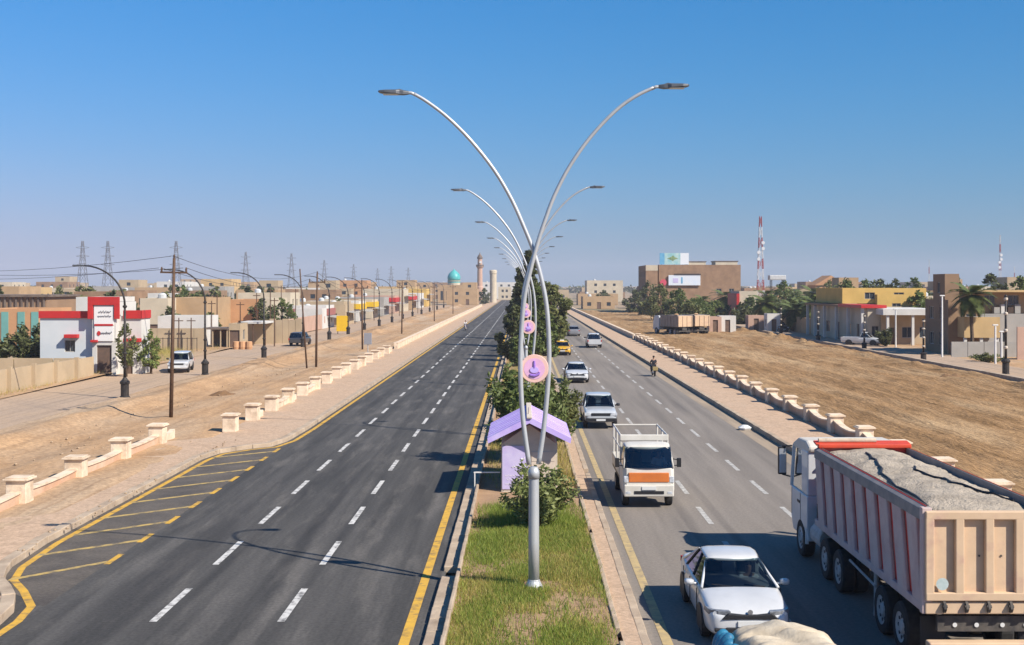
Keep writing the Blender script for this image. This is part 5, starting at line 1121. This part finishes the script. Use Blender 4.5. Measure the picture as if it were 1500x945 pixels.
# roadside signboards and shops down the left
def board(label, x, y, w_, z0, z1, m, posts=True):
    t = thing('signboard', label, 'signboard', (x, y, .05)); mb = MB(); mb.box(-w_ / 2, w_ / 2, -.12, .12, z0, z1); mb.build('panel', m, t, bevel=.02)
    if z0 > .1:
        for s in (-1, 1): mb = MB(); mb.tube([(s * w_ * .4, 0, -.05), (s * w_ * .4, 0, z0 + .05)], .06, 6); mb.build('post', darksteel, t)
sy = mat('sign_yellow', (.72, .45, .02), (.66, .4, .02), 1, rough=.5)
board('bright yellow roadside board on short legs', pX(502, 188), 188, 1.9, .45, pZ(463, 188), sy)
SHOPS = [(-34.6, 215, 9, 3.6, 'white', 'red_', 'white shop with a dull awning right of the pinkish wall'), (-34.6, 236, 10, 4.0, 'beige', 'none', 'beige shop before the yellow-fronted shops'), (-34.6, 258, 11, 3.8, 'white', 'yellow', 'white shop with the left yellow fascia'),
         (-34.6, 281, 11, 3.9, 'cream', 'yellow', 'cream shop with the right yellow fascia'), (-34.6, 304, 12, 4.2, 'grey', 'none', 'grey shop between the yellow and the red fascias'), (-34.6, 330, 13, 4.4, 'pink', 'red', 'pinkish shop with a red fascia'),
         (-34.6, 356, 14, 6.2, 'cream', 'none', 'two storey cream shop beyond the red fascia'), (-34.6, 384, 14, 4.4, 'tan', 'red', 'tan shop with a red fascia near the mosque'), (-34.6, 412, 16, 4.6, 'white', 'none', 'white shop at the far end of the left row'), (-34.6, 440, 18, 6.0, 'yellow', 'none', 'yellow building closing the left shop row')]
for x, y, L, h, wm, fs, lb in SHOPS:
    t = house(lb, x - 12, x, y, y + L, h, wm, 1, gap=2.6, door=1, name='shop', cat='shop')
    if fs != 'none':
        m = {'yellow': sy, 'red': red_trim, 'red_': mat('awning', (.32, .12, .1), rough=.8)}[fs]
        mb = MB(); mb.box(12.003, 12.3, .1, L - .1, h - 1.3, h - .1); mb.build('fascia', m, t); mb = MB(); mb.box(.5, 12.29, -.25, -.003, h - 1.2, h - .1); mb.build('fascia', m, t)
    mb = MB(); mb.prism([(12.31, h - 1.5), (14.0, h - 1.8), (14.0, h - 1.72), (12.31, h - 1.40)], 'y', .3, L - .3); mb.build('awning', WM['grey'], t)

# ---- mosque, minaret, water tower
teal = mat('dome_teal', (.06, .33, .33), (.10, .42, .40), .8, rough=.4)
Ym = 560
t = thing('mosque', 'mosque with a turquoise dome beyond the shops on the left', 'mosque', (pX(665, Ym), Ym, 0))
block(t, -7, 7, -6, 14, 0, 7.4, WM['tan'], grid_ops(14, 7.4, 1, 2.6, 1.2, 4.2), grid_ops(20, 7.4, 1, 2.6, 1.2, 4.2), 1, .6, frames=False)
mb = MB(); mb.lathe([(2.9, 7.4), (2.9, 9.6), (3.1, 9.7), (3.1, 10.0)], 20); mb.build('drum', WM['cream'], t)
mb = MB(); mb.lathe([(2.7, 10.0), (3.0, 10.8), (2.95, 11.8), (2.4, 13.1), (1.3, 14.2), (.3, 14.9), (.05, 15.5)], 24); mb.build('dome', teal, t, smooth=True)
mb = MB(); mb.lathe([(2.95, 9.0), (2.96, 9.5)], 20); mb.build('drum_band', teal, t)
t = thing('minaret', 'tall slim beige minaret with a gallery near the horizon', 'minaret', (pX(703, Ym), Ym, 0))
mb = MB(); mb.lathe([(1.6, 0), (1.6, 7), (1.25, 7.3), (1.15, 15.5), (1.7, 16.3), (1.75, 17.2), (1.1, 17.25), (1.0, 20.0)], 14); mb.build('shaft', WM['pink'], t)
mb = MB(); mb.lathe([(1.25, 20.0), (1.3, 20.6), (.9, 21.4), (.3, 22.2), (.05, 23.0)], 14); mb.build('cap', roof_dark, t)
mb = MB(); mb.lathe([(1.78, 16.5), (1.8, 17.3)], 14); mb.build('gallery', roof_dark, t)
mb = MB(); mb.lathe([(.55, .9), (.5, 1.2)], 12, (.3, -2.2, 18.4), 'y'); mb.build('clock', white_p, t)
t = thing('water_tower', 'stubby cream cylindrical tower right of the minaret', 'tower', (pX(722.5, 540), 540, 0))
mb = MB(); mb.lathe([(1.5, 0), (1.5, 12.8), (1.65, 13), (1.65, 14.3), (1.3, 14.6)], 16); mb.build('shaft', WM['cream'], t)

# ---- pylons
pyl_m = mat('pylon_steel', (.17, .17, .185), rough=.6, metal=.2)
def pylon(label, xp, ytop, Y, k=1.0):
    h = pZ(ytop, Y); t = thing('pylon', label, 'pylon', (pX(xp, Y), Y, 0), 0, 'power line pylons on the left'); b = h * .085 * k; r = .05 + h * .0014; mb = MB(); lv = [0, .2, .38, .54, .68, .8, .9, 1.0]; wv = [b * (1 - q) ** 1.15 + h * .012 for q in lv]
    for sx, sy_ in ((-1, -1), (1, -1), (1, 1), (-1, 1)): mb.tube([(sx * wv[i], sy_ * wv[i], h * lv[i]) for i in range(8)], r, 4)
    for i in range(7):
        for (ax, ay, bx, by) in ((-1, -1, 1, -1), (1, -1, 1, 1), (1, 1, -1, 1), (-1, 1, -1, -1)):
            mb.tube([(ax * wv[i], ay * wv[i], h * lv[i]), (bx * wv[i + 1], by * wv[i + 1], h * lv[i + 1])], r * .6, 4); mb.tube([(bx * wv[i], by * wv[i], h * lv[i]), (ax * wv[i + 1], ay * wv[i + 1], h * lv[i + 1])], r * .6, 4)
    mb.build('lattice', pyl_m, t)
    for q in (.64, .77, .9):
        s = h * .10; mb = MB()
        for sg_ in (-1, 1): mb.tube([(0, 0, h * q + h * .02), (sg_ * s, 0, h * q)], r * .8, 4); mb.tube([(0, 0, h * q - h * .02), (sg_ * s, 0, h * q)], r * .8, 4)
        mb.build('cross_arm', pyl_m, t)
for lb, xp, yt, Y in (('leftmost tall lattice pylon, left of the first lamp arm', 121, 353, 430), ('tall lattice pylon right of the first lamp arm', 158, 353, 440), ('tall lattice pylon right of the nearest utility pole', 258, 353, 450), ('lattice pylon above the third curved lamp', 360, 369, 560),
        ('lattice pylon left of the second utility pole', 427, 371, 600), ('faint lattice pylon right of the second utility pole', 475, 381, 700), ('faint pylon above the yellow roadside board', 518, 387, 780), ('faint pylon above the yellow shop fascias', 573, 390, 820), ('faint pylon left of the mosque dome', 598, 392, 860), ('faintest pylon nearest to the mosque dome', 553, 393, 900)): pylon(lb, xp, yt, Y)

# ---- right side houses
t = thing('house', 'brown two storey house with tan balcony and square tower, right edge', 'house', (46.0, 129.5, 0))
block(t, 0, 3.4, 2, 9.5, 0, 5.7, WM['brown'], [(1.9, 3.2, 3.0, 4.5)], grid_ops(7.5, 5.7, 2, 3.2, 1.4, 1.4), -1, .3)
block(t, 3.405, 14, 2.2, 9.5, 0, 4.4, WM['grey'], grid_ops(10.6, 4.4, 1, 3, 1.3, 1.5, 1), (), -1, .1, name='ground_floor')
block(t, 1.0, 4.8, 0, 1.99, 2.0, 2.2, WM['yellow_tan'], (), (), -1, 0, name='balcony')
for x in (1.2, 2.9, 4.6): mb = MB(); mb.box(x - .15, x + .15, .15, .45, 0, 2.0); mb.build('column', WM['white'], t)
block(t, .05, 1.6, 3.2, 7, 5.72, 2.9, WM['brown'], (), [(1.3, 1.0, 2.3, 2.2)], -1, .2, name='stair_tower')
block(t, 3.42, 13, 3.5, 9, 4.52, 2.3, WM['tan'], [(1.0, .9, 2.2, 2.0), (3.6, .9, 4.8, 2.0)], (), -1, 0, name='upper_wall')
mb = MB(); mb.box(2.8, 14.2, 1.6, 9.8, 6.84, 7.04); mb.build('roof_slab', WM['yellow_tan'], t)
for k in range(4): mb = MB(); mb.box(5.2 + k * .75, 5.8 + k * .75, 2.6, 3.2, 4.52, 5.2 + .3 * (k % 2)); mb.build('roof_clutter', (WM['grey'], WM['white'], WM['dark'])[k % 3], t)
t = thing('boundary_wall', 'grey wall with a pink end in front of the house at the right edge', 'wall', (0, 0, 0))
for k in range(5): mb = MB(); mb.box(44.6 + k * 1.7, 46.25 + k * 1.7, 126.5, 126.7, 0, 1.7); mb.build('wall_panel', WM['grey'], t)
for k in range(4): mb = MB(); mb.box(49.6 + k * 1.7, 51.25 + k * 1.7, 122, 122.2, 0, 3.4); mb.build('wall_panel', WM['pink'], t)
palm('big spreading palm before the brown house at the right', 47.3, 128.2, 6.5, 1.3, 30)
t = thing('carport_house', 'low house with white parapet and deep shaded carport on the right', 'house', (44.9, 150, 0))
block(t, 0, 6.6, 2.4, 12, 0, 3.9, WM['beige'], [(.6, .02, 1.7, 2.3), (2.6, 1, 4.0, 2.4), (4.8, 1, 6.0, 2.4)], grid_ops(9.6, 3.9, 1, 4, 1.5, 1.6, 1), -1, 0)
mb = MB(); mb.box(-.5, 7.0, -.2, 12.2, 3.92, 4.65); mb.build('parapet', WM['white'], t)
for x in (.0, 3.1, 6.4): mb = MB(); mb.box(x, x + .3, .0, .3, 0, 3.91); mb.build('column', WM['white'], t)
t = thing('house', 'yellow topped cream house with columns and dark door on the right', 'house', (43.4, 153, 0))
block(t, 0, 1.9, 0, 30, 0, 4.5, WM['cream'], [(.5, 1.0, 1.4, 2.5)], [(3, 1, 5, 2.6), (9, 1, 11, 2.6), (15, .02, 16.4, 2.6), (20, 1, 22, 2.6), (25, .02, 26.2, 2.6)], -1, .2)
block(t, 1.905, 14, 12.5, 30, 0, 4.5, WM['cream'], (), (), -1, .2, name='rear_wing')
mb = MB(); mb.box(-.9, 2.3, -.3, 11, 4.72, 5.1); mb.build('canopy', red_trim, t); mb = MB(); mb.box(-.9, 2.3, 11.01, 30.2, 4.72, 5.0); mb.build('canopy', WM['brown'], t)
block(t, .5, 12, 14, 29, 4.75 + .36, 1.9, WM['yellow'], grid_ops(11.5, 1.9, 1, 4, 1.4, .9, None, .6), (), -1, .2, name='upper_wall')
for y in (.3, 7, 13, 19.5, 25, 29.7): mb = MB(); mb.box(-.75, -.4, y - .18, y + .18, 0, 4.71); mb.build('column', WM['white'], t)
house('bright yellow house behind the carport', 48.4, 53.6, 166, 176, 5.9, 'yellow', -1, 2, tk=True, gap=2.6)
t = thing('yard_wall', 'tan yard wall between the palms and the cream house', 'wall', (0, 0, 0))
for k in range(7): y = 180 + k * 3.6; mb = MB(); mb.box(43.6, 43.9, y, y + 3.5, 0, 2.6); mb.build('wall_panel', WM['tan'], t)
for k in range(4): mb = MB(); mb.box(43.95 + k * 2.2, 46.1 + k * 2.2, 180, 180.3, 0, 2.6); mb.build('wall_panel', WM['beige'], t)
palm('tall pale palm beside the tan yard wall, the left of the pair', pX(1122, 205), 205, 4.6, 1.8, 22)
palm('palm beside the tan yard wall, the middle one', pX(1163, 196), 196, 3.6, 1.7, 22)
palm('palm beside the tan yard wall, nearest the cream house', pX(1190, 190), 190, 4.0, 1.5, 20)
palm('palm rising above the bushes in front of the brown commercial building', pX(1062, 262), 262, 5.2, 1.8, 20)
house('cream block with a dark red end wall right of the commercial building', pX(1083, 240), pX(1110, 240), 240, 250, pZ(430, 240), 'cream', -1, 2, tk=False)
mb = MB(); mb.box(pX(1081, 240) - .3, pX(1081, 240) + .26, 239.7, 250.2, 1.5, pZ(430, 240)); tag(mb.build('end_panel', red_trim), 'dark red vertical panel on the end of the cream block', 'panel')
house('pale house behind the palms on the right', 52, 66, 205, 218, 5.0, 'beige', -1, gap=3.5)
house('tan house behind the yellow topped house', 62, 76, 190, 204, 5.4, 'cream', -1, gap=3.5)
# brown commercial building with billboards
Yb = 330; x0b, x1b = pX(965, Yb), pX(1085, Yb); hb = pZ(388, Yb)
t = thing('commercial_building', 'large brown three storey building with billboards on its roof and wall', 'building', (x0b, Yb, 0)); wd = x1b - x0b
block(t, 0, wd, 0, 22, 0, hb, WM['brick'], [(1.6 + i * 3.4, z, 3.0 + i * 3.4, z + 1.4) for z in (1.2,) for i in range(6)] + [(15.6, 5.4, 17, 6.8), (19, 5.4, 20.4, 6.8)], grid_ops(22, hb, 3, 3.6, 1.3, 1.5), -1, 0)
block(t, -3.6, -.4, -1, 20, 0, hb - .3, WM['brick'], (), grid_ops(21, hb, 3, 3.6, 1.3, 1.5), -1, .2, name='side_wing')
mb = MB(); mb.box(-3.62, -.38, -1.05, -1.003, hb - 1.6, hb - .1); mb.build('pale_band', WM['cream'], t)
mb = MB(); mb.box(wd * .36, wd * .58, 1, 8, hb + .01, hb + .75); mb.build('roof_room', WM['cream'], t); mb = MB(); mb.box(wd * .70, wd * .97, 1, 8, hb + .01, hb + .85); mb.build('roof_room', WM['cream'], t)
mb = MB(); mb.box(wd * .35, wd * .59, .9, 8.1, hb + .76, hb + 1.0); mb.build('roof_edge', roof_dark, t); mb = MB(); mb.box(wd * .69, wd * .98, .9, 8.1, hb + .86, hb + 1.1); mb.build('roof_edge', roof_dark, t)
bb = thing('billboard', 'blue and white rooftop billboard on the brown commercial building', 'billboard', (x0b + .3, Yb + .6, hb))
def bil(x0, x1, z0, z1, m, nm='panel'): mb = MB(); mb.box(x0, x1, -.15, .15, z0, z1); return mb.build(nm, m, bb)
b1 = mat('bill_blue', (.10, .30, .50), (.16, .40, .56), .8, rough=.4); b2 = mat('bill_teal', (.22, .45, .47), (.45, .58, .55), .9, rough=.4); b3 = mat('bill_white', (.68, .70, .72), rough=.4); b4 = mat('bill_green', (.12, .22, .12), (.3, .35, .15), 2, rough=.4)
bil(0, 1.3, .1, 3.2, b1); bil(1.31, 5.6, .1, 3.2, b2); bil(5.61, 7.9, .1, 3.2, b3)
for (a, b_, c, d) in ((2.0, 5.0, 1.2, 2.3), (2.8, 4.4, 1.0, 2.6)): mb = MB(); mb.prism([(a, (c + d) / 2), ((a + b_) / 2, c), (b_, (c + d) / 2), ((a + b_) / 2, d)], 'y', -.19 - .01 * (b_ < 4.9), -.151); mb.build('picture', b4, bb)
for x in (.5, 4, 7.5): mb = MB(); mb.box(x - .08, x + .08, .16, .5, 0, 2.8); mb.build('strut', darksteel, bb)
bb = thing('billboard', 'wide pale blue billboard on the wall of the brown commercial building', 'billboard', (x0b + 2.6, Yb - .4, pZ(418, Yb)))
bil(0, 8.6, 0, pZ(403, Yb) - pZ(418, Yb), mat('bill_pale', (.60, .66, .74), (.66, .68, .70), .5, rough=.4))
mb = MB(); mb.box(3.4, 3.8, -.19, -.151, .5, 2.2); mb.build('picture', b1, bb); mb = MB(); mb.box(1.2, 2.6, -.19, -.151, .7, 1.9); mb.build('picture', mat('bill_violet', (.5, .45, .66), rough=.4), bb)
mb = MB(); mb.box(1.5, 8.7, -.25, .1, pZ(403, Yb) - pZ(418, Yb) + .01, pZ(403, Yb) - pZ(418, Yb) + .35); mb.build('header', darksteel, bb)
mb = MB(); mb.lathe([(.9, -.3), (.9, -.003)], 14, (x0b + 1.2, Yb, pZ(414, Yb)), 'y'); tag(mb.build('round_sign', mat('sign_redpink', (.55, .08, .12), rough=.5)), 'small round red sign left of the pale wall billboard', 'sign')
random.seed(77)
for k, (xp, y, h, rx, m, lb) in enumerate(((948, 300, 8.5, 4.2, leaf_dark, 'very dark tree at the left corner of the brown commercial building'), (968, 255, 7.8, 4.0, leaf_olive, 'olive tree in front of the left part of the commercial building'), (995, 240, 7.0, 4.2, leaf_mid, 'green tree below the wall billboard'),
        (1024, 236, 5.2, 3.8, leaf_mid, 'low bushy tree right of the wall billboard'), (1048, 244, 4.6, 3.4, leaf_mid, 'low bushy tree left of the red end panel'), (1085, 232, 4.2, 3.0, leaf_dark, 'dark bushy tree below the cream block'), (930, 330, 6.5, 3.4, leaf_dark, 'dark tree left of the commercial building'),
        (884, 420, 6.0, 4.0, leaf_dark, 'lone dark tree beyond the earth lot'), (1325, 178, 6.4, 3.4, leaf_dark, 'green tree behind the bright yellow house'), (1346, 165, 6.6, 3.2, leaf_mid, 'green tree between the yellow house and the brown house'), (1452, 175, 9.2, 3.2, leaf_dark, 'dark round tree on the skyline right of the big palm'), (1494, 178, 8.8, 3.4, leaf_mid, 'green tree at the right picture edge'),
        (1290, 210, 8.8, 4.4, leaf_dark, 'broad tree behind the yellow topped house'), (1240, 230, 8.8, 4.6, leaf_mid, 'tree on the skyline above the yellow storey'), (1150, 250, 8.6, 4.6, leaf_mid, 'tree on the skyline behind the middle palm'), (1215, 300, 9.0, 3.6, leaf_olive, 'olive tree behind the orange gable on the skyline'), (1268, 215, 8.2, 3.8, leaf_mid, 'mid green tree on the skyline left of the broad tree'), (1312, 205, 8.6, 3.8, leaf_dark, 'dark tree on the skyline right of the broad tree'), (1340, 215, 9.0, 4.0, leaf_mid, 'tree on the skyline above the carport house'), (1400, 190, 8.8, 3.4, leaf_olive, 'olive tree behind the square tower of the brown house'), (1100, 236, 5.2, 3.2, leaf_mid, 'green tree at the right end of the cream block'), (1010, 230, 4.8, 3.4, leaf_olive, 'olive bushy tree right behind the parked tippers'), (1140, 222, 5.0, 3.0, leaf_dark, 'dark tree between the left and the middle palm'), (1180, 215, 5.6, 3.0, leaf_mid, 'green tree behind the palm nearest the cream house'))):
    tree('yard_tree', lb, pX(xp, y), y, .05, h, rx, m, 1.0, .34, .08, 20, 'round')
bush('shrub', 'dark shrubs in the shade of the carport house', 43.9, 147, .05, 2.3, 1.6, leaf_dark, 1600, .16); bush('shrub', 'green weeds at the foot of the brown house', 45.2, 118, .05, 1.0, 1.8, leaf_olive, 1200, .14)
for lb, x, y, h in (('white slim post before the shaded wall of the carport house', pX(1312, 146), 146, 4.6), ('white lamp pole with flat head before the brown house', pX(1380, 125), 125, 6.4), ('thin white pole in the weeds at the right', pX(1458, 115), 115, 3.7), ('short pale pole beside the tall banded lamp', pX(1467, 120), 120, 2.9)):
    t = thing('pole', lb, 'pole', (x, y, .05)); mb = MB(); mb.tube([(0, 0, 0), (0, 0, h)], [.1, .08], 8); mb.build('shaft', white_p, t); mb = MB(); mb.box(-.25, .25, -.1, .1, h + .001, h + .12); mb.build('head', white_p, t, bevel=.03)
# small booths near the parked tippers, goods by the road
for lb, xp, w_, y, h, wm in (('small pink booth right of the parked tippers', 1048, 1.9, 190, 2.6, 'pink'), ('small white booth right of the pink booth', 1066, 2.6, 191, 2.7, 'white'), ('pale pink booth behind the earth lot', 1108, 2.6, 198, 2.6, 'pink'), ('white booth with dark window by the palms', 1134, 2.2, 194, 3.0, 'white')):
    x = pX(xp, y); house(lb, x - w_ / 2, x + w_ / 2, y, y + 2.6, h, wm, -1, gap=1.6, tk=False, name='booth', cat='booth', par=.12, ww=.8)
for k, (xp, yp, s) in enumerate(((1392, 556, .8), (1205, 512, .9), (1455, 566, .6), (1150, 497, .9), (328, 579, .6))):
    x, y = pG(xp, yp, .1); q = []; n = 18
    for j in range(n):
        for i in range(n):
            u, v = i / (n - 1) * 2 - 1, j / (n - 1) * 2 - 1; r2 = math.hypot(u, v); z = max(0, 1 - r2) * .75 * (.55 + .8 * float(vnoise(np.array(u * 3 + k * 9), np.array(v * 3), 60))) + .12 * float(vnoise(np.array(u * 8), np.array(v * 8 + k), 61)) * (r2 < .95)
            q.append((u * 1.9 * s, v * 1.4 * s, z * s - .04))
    me = bpy.data.meshes.new('dirt_heap'); me.from_pydata(q, [], [(j * n + i, j * n + i + 1, (j + 1) * n + i + 1, (j + 1) * n + i) for j in range(n - 1) for i in range(n - 1)]); me.materials.append(mat('dark_earth', (.22, .125, .06), (.16, .09, .045), 2, rough=.95, bump=.6, bscale=6))
    tag(place('dirt_heap', me, None, (x, y, .05)), ['heap of dark earth before the tall banded lamp on the right', 'heap of dark earth by the far right kerb before the pickup', 'small heap of earth at the right edge of the lot', 'heap of earth near the booths', 'low heap of dirt on the left sand verge'][k], 'dirt heap')
# ---- masts
red_m = mat('mast_red', (.35, .06, .05), rough=.6); wht_m = mat('mast_white', (.6, .6, .6), rough=.6)
def mast(label, xp, ytop, Y, wb, secs, dish=True):
    h = pZ(ytop, Y); t = thing('mast', label, 'mast', (pX(xp, Y), Y, 0))
    for k in range(secs):
        mb = MB(); a, b = k / secs, (k + 1) / secs; A, B = wb * (1 - a * .75), wb * (1 - b * .75); r = wb * .07
        for i, (sx, sy_) in enumerate(((-1, -1), (1, -1), (1, 1), (-1, 1))):
            mb.tube([(sx * A, sy_ * A, h * a), (sx * B, sy_ * B, h * b)], r, 4); nx, ny = ((1, -1), (1, 1), (-1, 1), (-1, -1))[i]
            mb.tube([(sx * A, sy_ * A, h * a), (nx * B, ny * B, h * b)], r * .7, 4); mb.tube([(nx * A, ny * A, h * a), (sx * B, sy_ * B, h * b)], r * .7, 4)
        mb.build('lattice_section', (red_m, wht_m)[k % 2], t)
    if dish:
        for z, s in ((.72, 1), (.62, -1), (.66, 1), (.55, -1)): mb = MB(); mb.lathe([(.5, -.15), (.55, .1), (.1, .3)], 10, (s * wb * .6, -wb * .6, h * z), 'y'); mb.build('antenna_dish', wht_m, t)
mast('tall red and white lattice telecom mast right of the commercial building', 1114, 317, 360, 1.1, 9)
mast('slim lattice mast on the skyline at the far right', 1465, 344, 430, .5, 8, True); mast('thin mast on the skyline above the yellow house', 1361, 380, 520, .35, 6, False); mast('thin mast on the skyline nearest the right edge', 1486, 390, 480, .3, 6, False)
t = thing('water_tank_stand', 'raised tank platform on the skyline right of the telecom mast', 'water tank', (pX(1138, 330), 330, 0)); zt = pZ(408, 330)
for sx in (-1, 1):
    for sy_ in (-1, 1): mb = MB(); mb.tube([(sx * 1.6, sy_ * 1, 0), (sx * 1.6, sy_ * 1, zt)], .12, 5); mb.build('leg', darksteel, t)
mb = MB(); mb.box(-2.2, 2.2, -1.4, 1.4, zt - .4, zt + .9); mb.build('tank', tankm, t, bevel=.15)
t = thing('gable_house', 'orange gabled house on the skyline behind the palms', 'house', (pX(1217, 320), 320, 0)); zt = pZ(418, 320)
mb = MB(); mb.box(-4, 4, 0, 9, 0, zt); mb.build('wall', WM['orange'], t); mb = MB(); mb.prism([(-4.3, zt + .002), (4.3, zt + .002), (0, zt + 2.6)], 'y', -.3, 9.3); mb.build('roof', WM['orange'], t)
for x in (-2.6, 1.4): mb = MB(); mb.box(x, x + 1.2, -.06, -.003, zt - 2, zt - .8); mb.build('window', pane_m, t)

# ---- the town behind, each flat-roofed house its own object
random.seed(99)
names = {'tan': 'tan', 'beige': 'beige', 'cream': 'cream', 'brown': 'brown', 'white': 'white', 'yellow': 'yellow', 'yellow_tan': 'ochre', 'orange': 'orange', 'pink': 'pink', 'grey': 'grey', 'brick': 'brick-brown'}
rows = []
for side in (-1, 1):
    for r, (Y, gapx) in enumerate(((215, 13), (250, 13), (295, 14), (345, 15), (405, 17), (480, 20), (580, 25), (720, 32), (900, 42))):
        x = -(.45 * Y) if side < 0 else (max(60, .11 * Y) if Y < 380 else .05 * Y)
        lim = (-50 if Y < 450 else -24) if side < 0 else .44 * Y
        i = 0
        while x < lim:
            w_ = random.uniform(.55, .9) * gapx; fl = random.choice((1, 1, 2, 2) if Y < 450 else (1, 2, 2, 3)); h = 3.0 * fl + random.uniform(-.2, 1.0)
            dY = random.uniform(-8, 8); xx = x + random.uniform(-2, 2)
            if not (side > 0 and 20 < xx < 66 and 300 < Y + dY < 365) and not (side > 0 and Y < 230 and xx < 80):
                rows.append((side, r, xx, Y + dY, w_, random.uniform(.6, .9) * gapx, h, fl, random.choice(['tan', 'beige', 'tan', 'brown', 'white', 'yellow_tan', 'orange', 'pink', 'grey', 'tan', 'brick', 'brown', 'brick', 'yellow_tan', 'cream']), random.random()))
            x += gapx * random.uniform(.95, 1.35); i += 1
cnt = {}
for q in sorted(rows, key=lambda q: q[2] / q[3]):
    side, r, x, Y, w_, d_, h, fl, wm, u = q; k = (side, r, wm); cnt[k] = cnt.get(k, 0) + 1
    lb = '%s %s flat-roofed house from the left in the %s row of the %s town' % (nth(cnt[k] - 1), names[wm], nth(r), 'left' if side < 0 else 'right')
    house(lb, x, x + w_, Y, Y + d_, h, wm, -side, fl, 3.2 if Y < 450 else 4.4, door=1, upper=(random.choice(['beige', 'tan', 'white']), .5) if u < .3 else None, tk=u > .4, name='town_house', group='flat-roofed houses of the town', frames=False, ww=1.3)
# town trees
n_t = {}
for k in range(120):
    side = -1 if k % 5 < 3 else 1; Y = random.choice([205, 240, 270, 310, 350, 430, 530, 660]) + random.uniform(-12, 12); x = side * random.uniform(60 if side < 0 else .15 * Y + 30, .45 * Y)
    z = 'left' if side < 0 else 'right'; d = 'nearer' if Y < 330 else ('middle' if Y < 500 else 'far'); n_t.setdefault((z, d), []).append((x / Y, x, Y))
for k in range(14):
    y = 195 + k * 11 + random.uniform(-4, 4); xx = random.uniform(45.5, 54 + k * 2.2)
    palm('%s nearest of the scattered palms behind the right frontage houses' % nth(k), xx, y, random.uniform(3.6, 6.4), random.uniform(1.3, 1.8), 16)
for (z, d), L in n_t.items():
    for i, (_, x, Y) in enumerate(sorted(L)):
        tree('town_tree', '%s town tree from the left in the %s %s town' % (nth(i), d, z), x, Y, .0, random.uniform(4.5, 8), random.uniform(2.2, 3.8), random.choice([leaf_dark, leaf_mid, leaf_olive]), .5, .5, .15, 14, 'round', 'trees among the town houses')
# far end of the avenue
t = thing('gateway_building', 'pale building closing the far end of the left road', 'building', (-13, 660, 0)); block(t, 0, 7, 0, 10, 0, 6.5, WM['cream'], grid_ops(7, 6.5, 2, 2.2, 1.2, 1.3), grid_ops(10, 6.5, 2, 2.6, 1.2, 1.3), 1, .4, frames=False)
t = thing('gateway_building', 'low beige building at the far end of the right road', 'building', (4, 680, 0)); block(t, 0, 22, 0, 10, 0, 5.0, WM['beige'], grid_ops(22, 5.0, 1, 3.2, 1.3, 1.4), (), 1, .4, frames=False)
tree('avenue_tree', 'dark tree at the far end of the left road', -16.5, 520, 0, 6.5, 4.0, leaf_dark, .6, .5, .1, 14, 'round')
tree('avenue_tree', 'dark tree at the far end beside the minaret', -21.5, 500, 0, 6.0, 3.6, leaf_dark, .6, .5, .1, 14, 'round')
# far wooded skyline and low desert rise
mb = MB(); n = 120; pts = []
sk = sheet('far_rise', -3500, 3500, 1500, 2600, 60, 60, lambda X, Y: -.1 + np.clip((Y - 1500) / 700, 0, 1) * (5 + 3 * vnoise(X * .004, Y * .004, 70)) * np.clip((2600 - Y) / 150, 0, 1), town_ground)
bl = [((x, random.uniform(1150, 1500), random.uniform(1.5, 4)), (random.uniform(8, 22), 6, random.uniform(2.5, 5.5)), 1) for x in np.linspace(-700, 700, 150) if not (-40 < x < 20)]
o = place('far_trees', leaf_cloud(bl, 60, 3.0, leaf_dark, 'far_trees')); o['kind'] = 'stuff'; tag(o, 'dark line of far trees along the horizon', 'trees')

# ---- small litter and stones
random.seed(12)
stone_m = mat('stone', (.40, .29, .19), (.28, .2, .13), 4, rough=.95)
def rubble(name, label, pts, m):
    mb = MB()
    for x, y, z, s in pts:
        rr = [[(x + s * random.uniform(.6, 1) * math.cos(a) * f, y + s * random.uniform(.6, 1) * math.sin(a) * f, z + hh * s) for a in [i * 1.257 for i in range(5)]] for f, hh in ((.8, -.3), (1, .1), (.6, .55))]; mb.loft(rr)
    o = mb.build(name, m); tag(o, label, 'rubble'); o['kind'] = 'stuff'
rubble('rubble', 'scattered stones and clods on the left sand verge', [(random.uniform(-26, -15.4), random.uniform(38, 140), .16, random.triangular(.02, .12, .03)) for _ in range(520)], stone_m)
rubble('rubble', 'scattered clods of earth across the bare lot on the right', [(random.uniform(16.5, 38), random.uniform(42, 200), .17, random.triangular(.02, .15, .03)) for _ in range(2600)], MAT['dark_earth'])
rubble('rubble', 'crumbs and dirt along the left pavement kerb', [(-13.85 + random.gauss(0, .18), random.uniform(30, 58), .2, random.uniform(.02, .07)) for _ in range(70)], stone_m)
mb = MB(); mb.loft([[(11.6 + wv * math.cos(a), 63.5 + wv * 1.2 * math.sin(a), z) for a in [i * .9 for i in range(7)]] for wv, z in ((.3, .01), (.36, .12), (.15, .25))]); tag(mb.build('white_sack', white_p), 'white sack lying against the right kerb', 'sack')

# ------------------------------------------------------------------ haze
mb = MB(); mb.box(-1500, 1500, -60, 3200, -1.2, 62); hz = mb.build('haze', MAT.setdefault('haze', bpy.data.materials.new('haze'))); hz['kind'] = 'stuff'
hm = MAT['haze']; hm.use_nodes = True; N = hm.node_tree.nodes; N.clear(); o_ = N.new('ShaderNodeOutputMaterial'); pv = N.new('ShaderNodeVolumePrincipled')
pv.inputs['Color'].default_value = (.90, .89, 1.0, 1); pv.inputs['Density'].default_value = HAZE; pv.inputs['Anisotropy'].default_value = 0.0; hm.node_tree.links.new(pv.outputs[0], o_.inputs['Volume'])
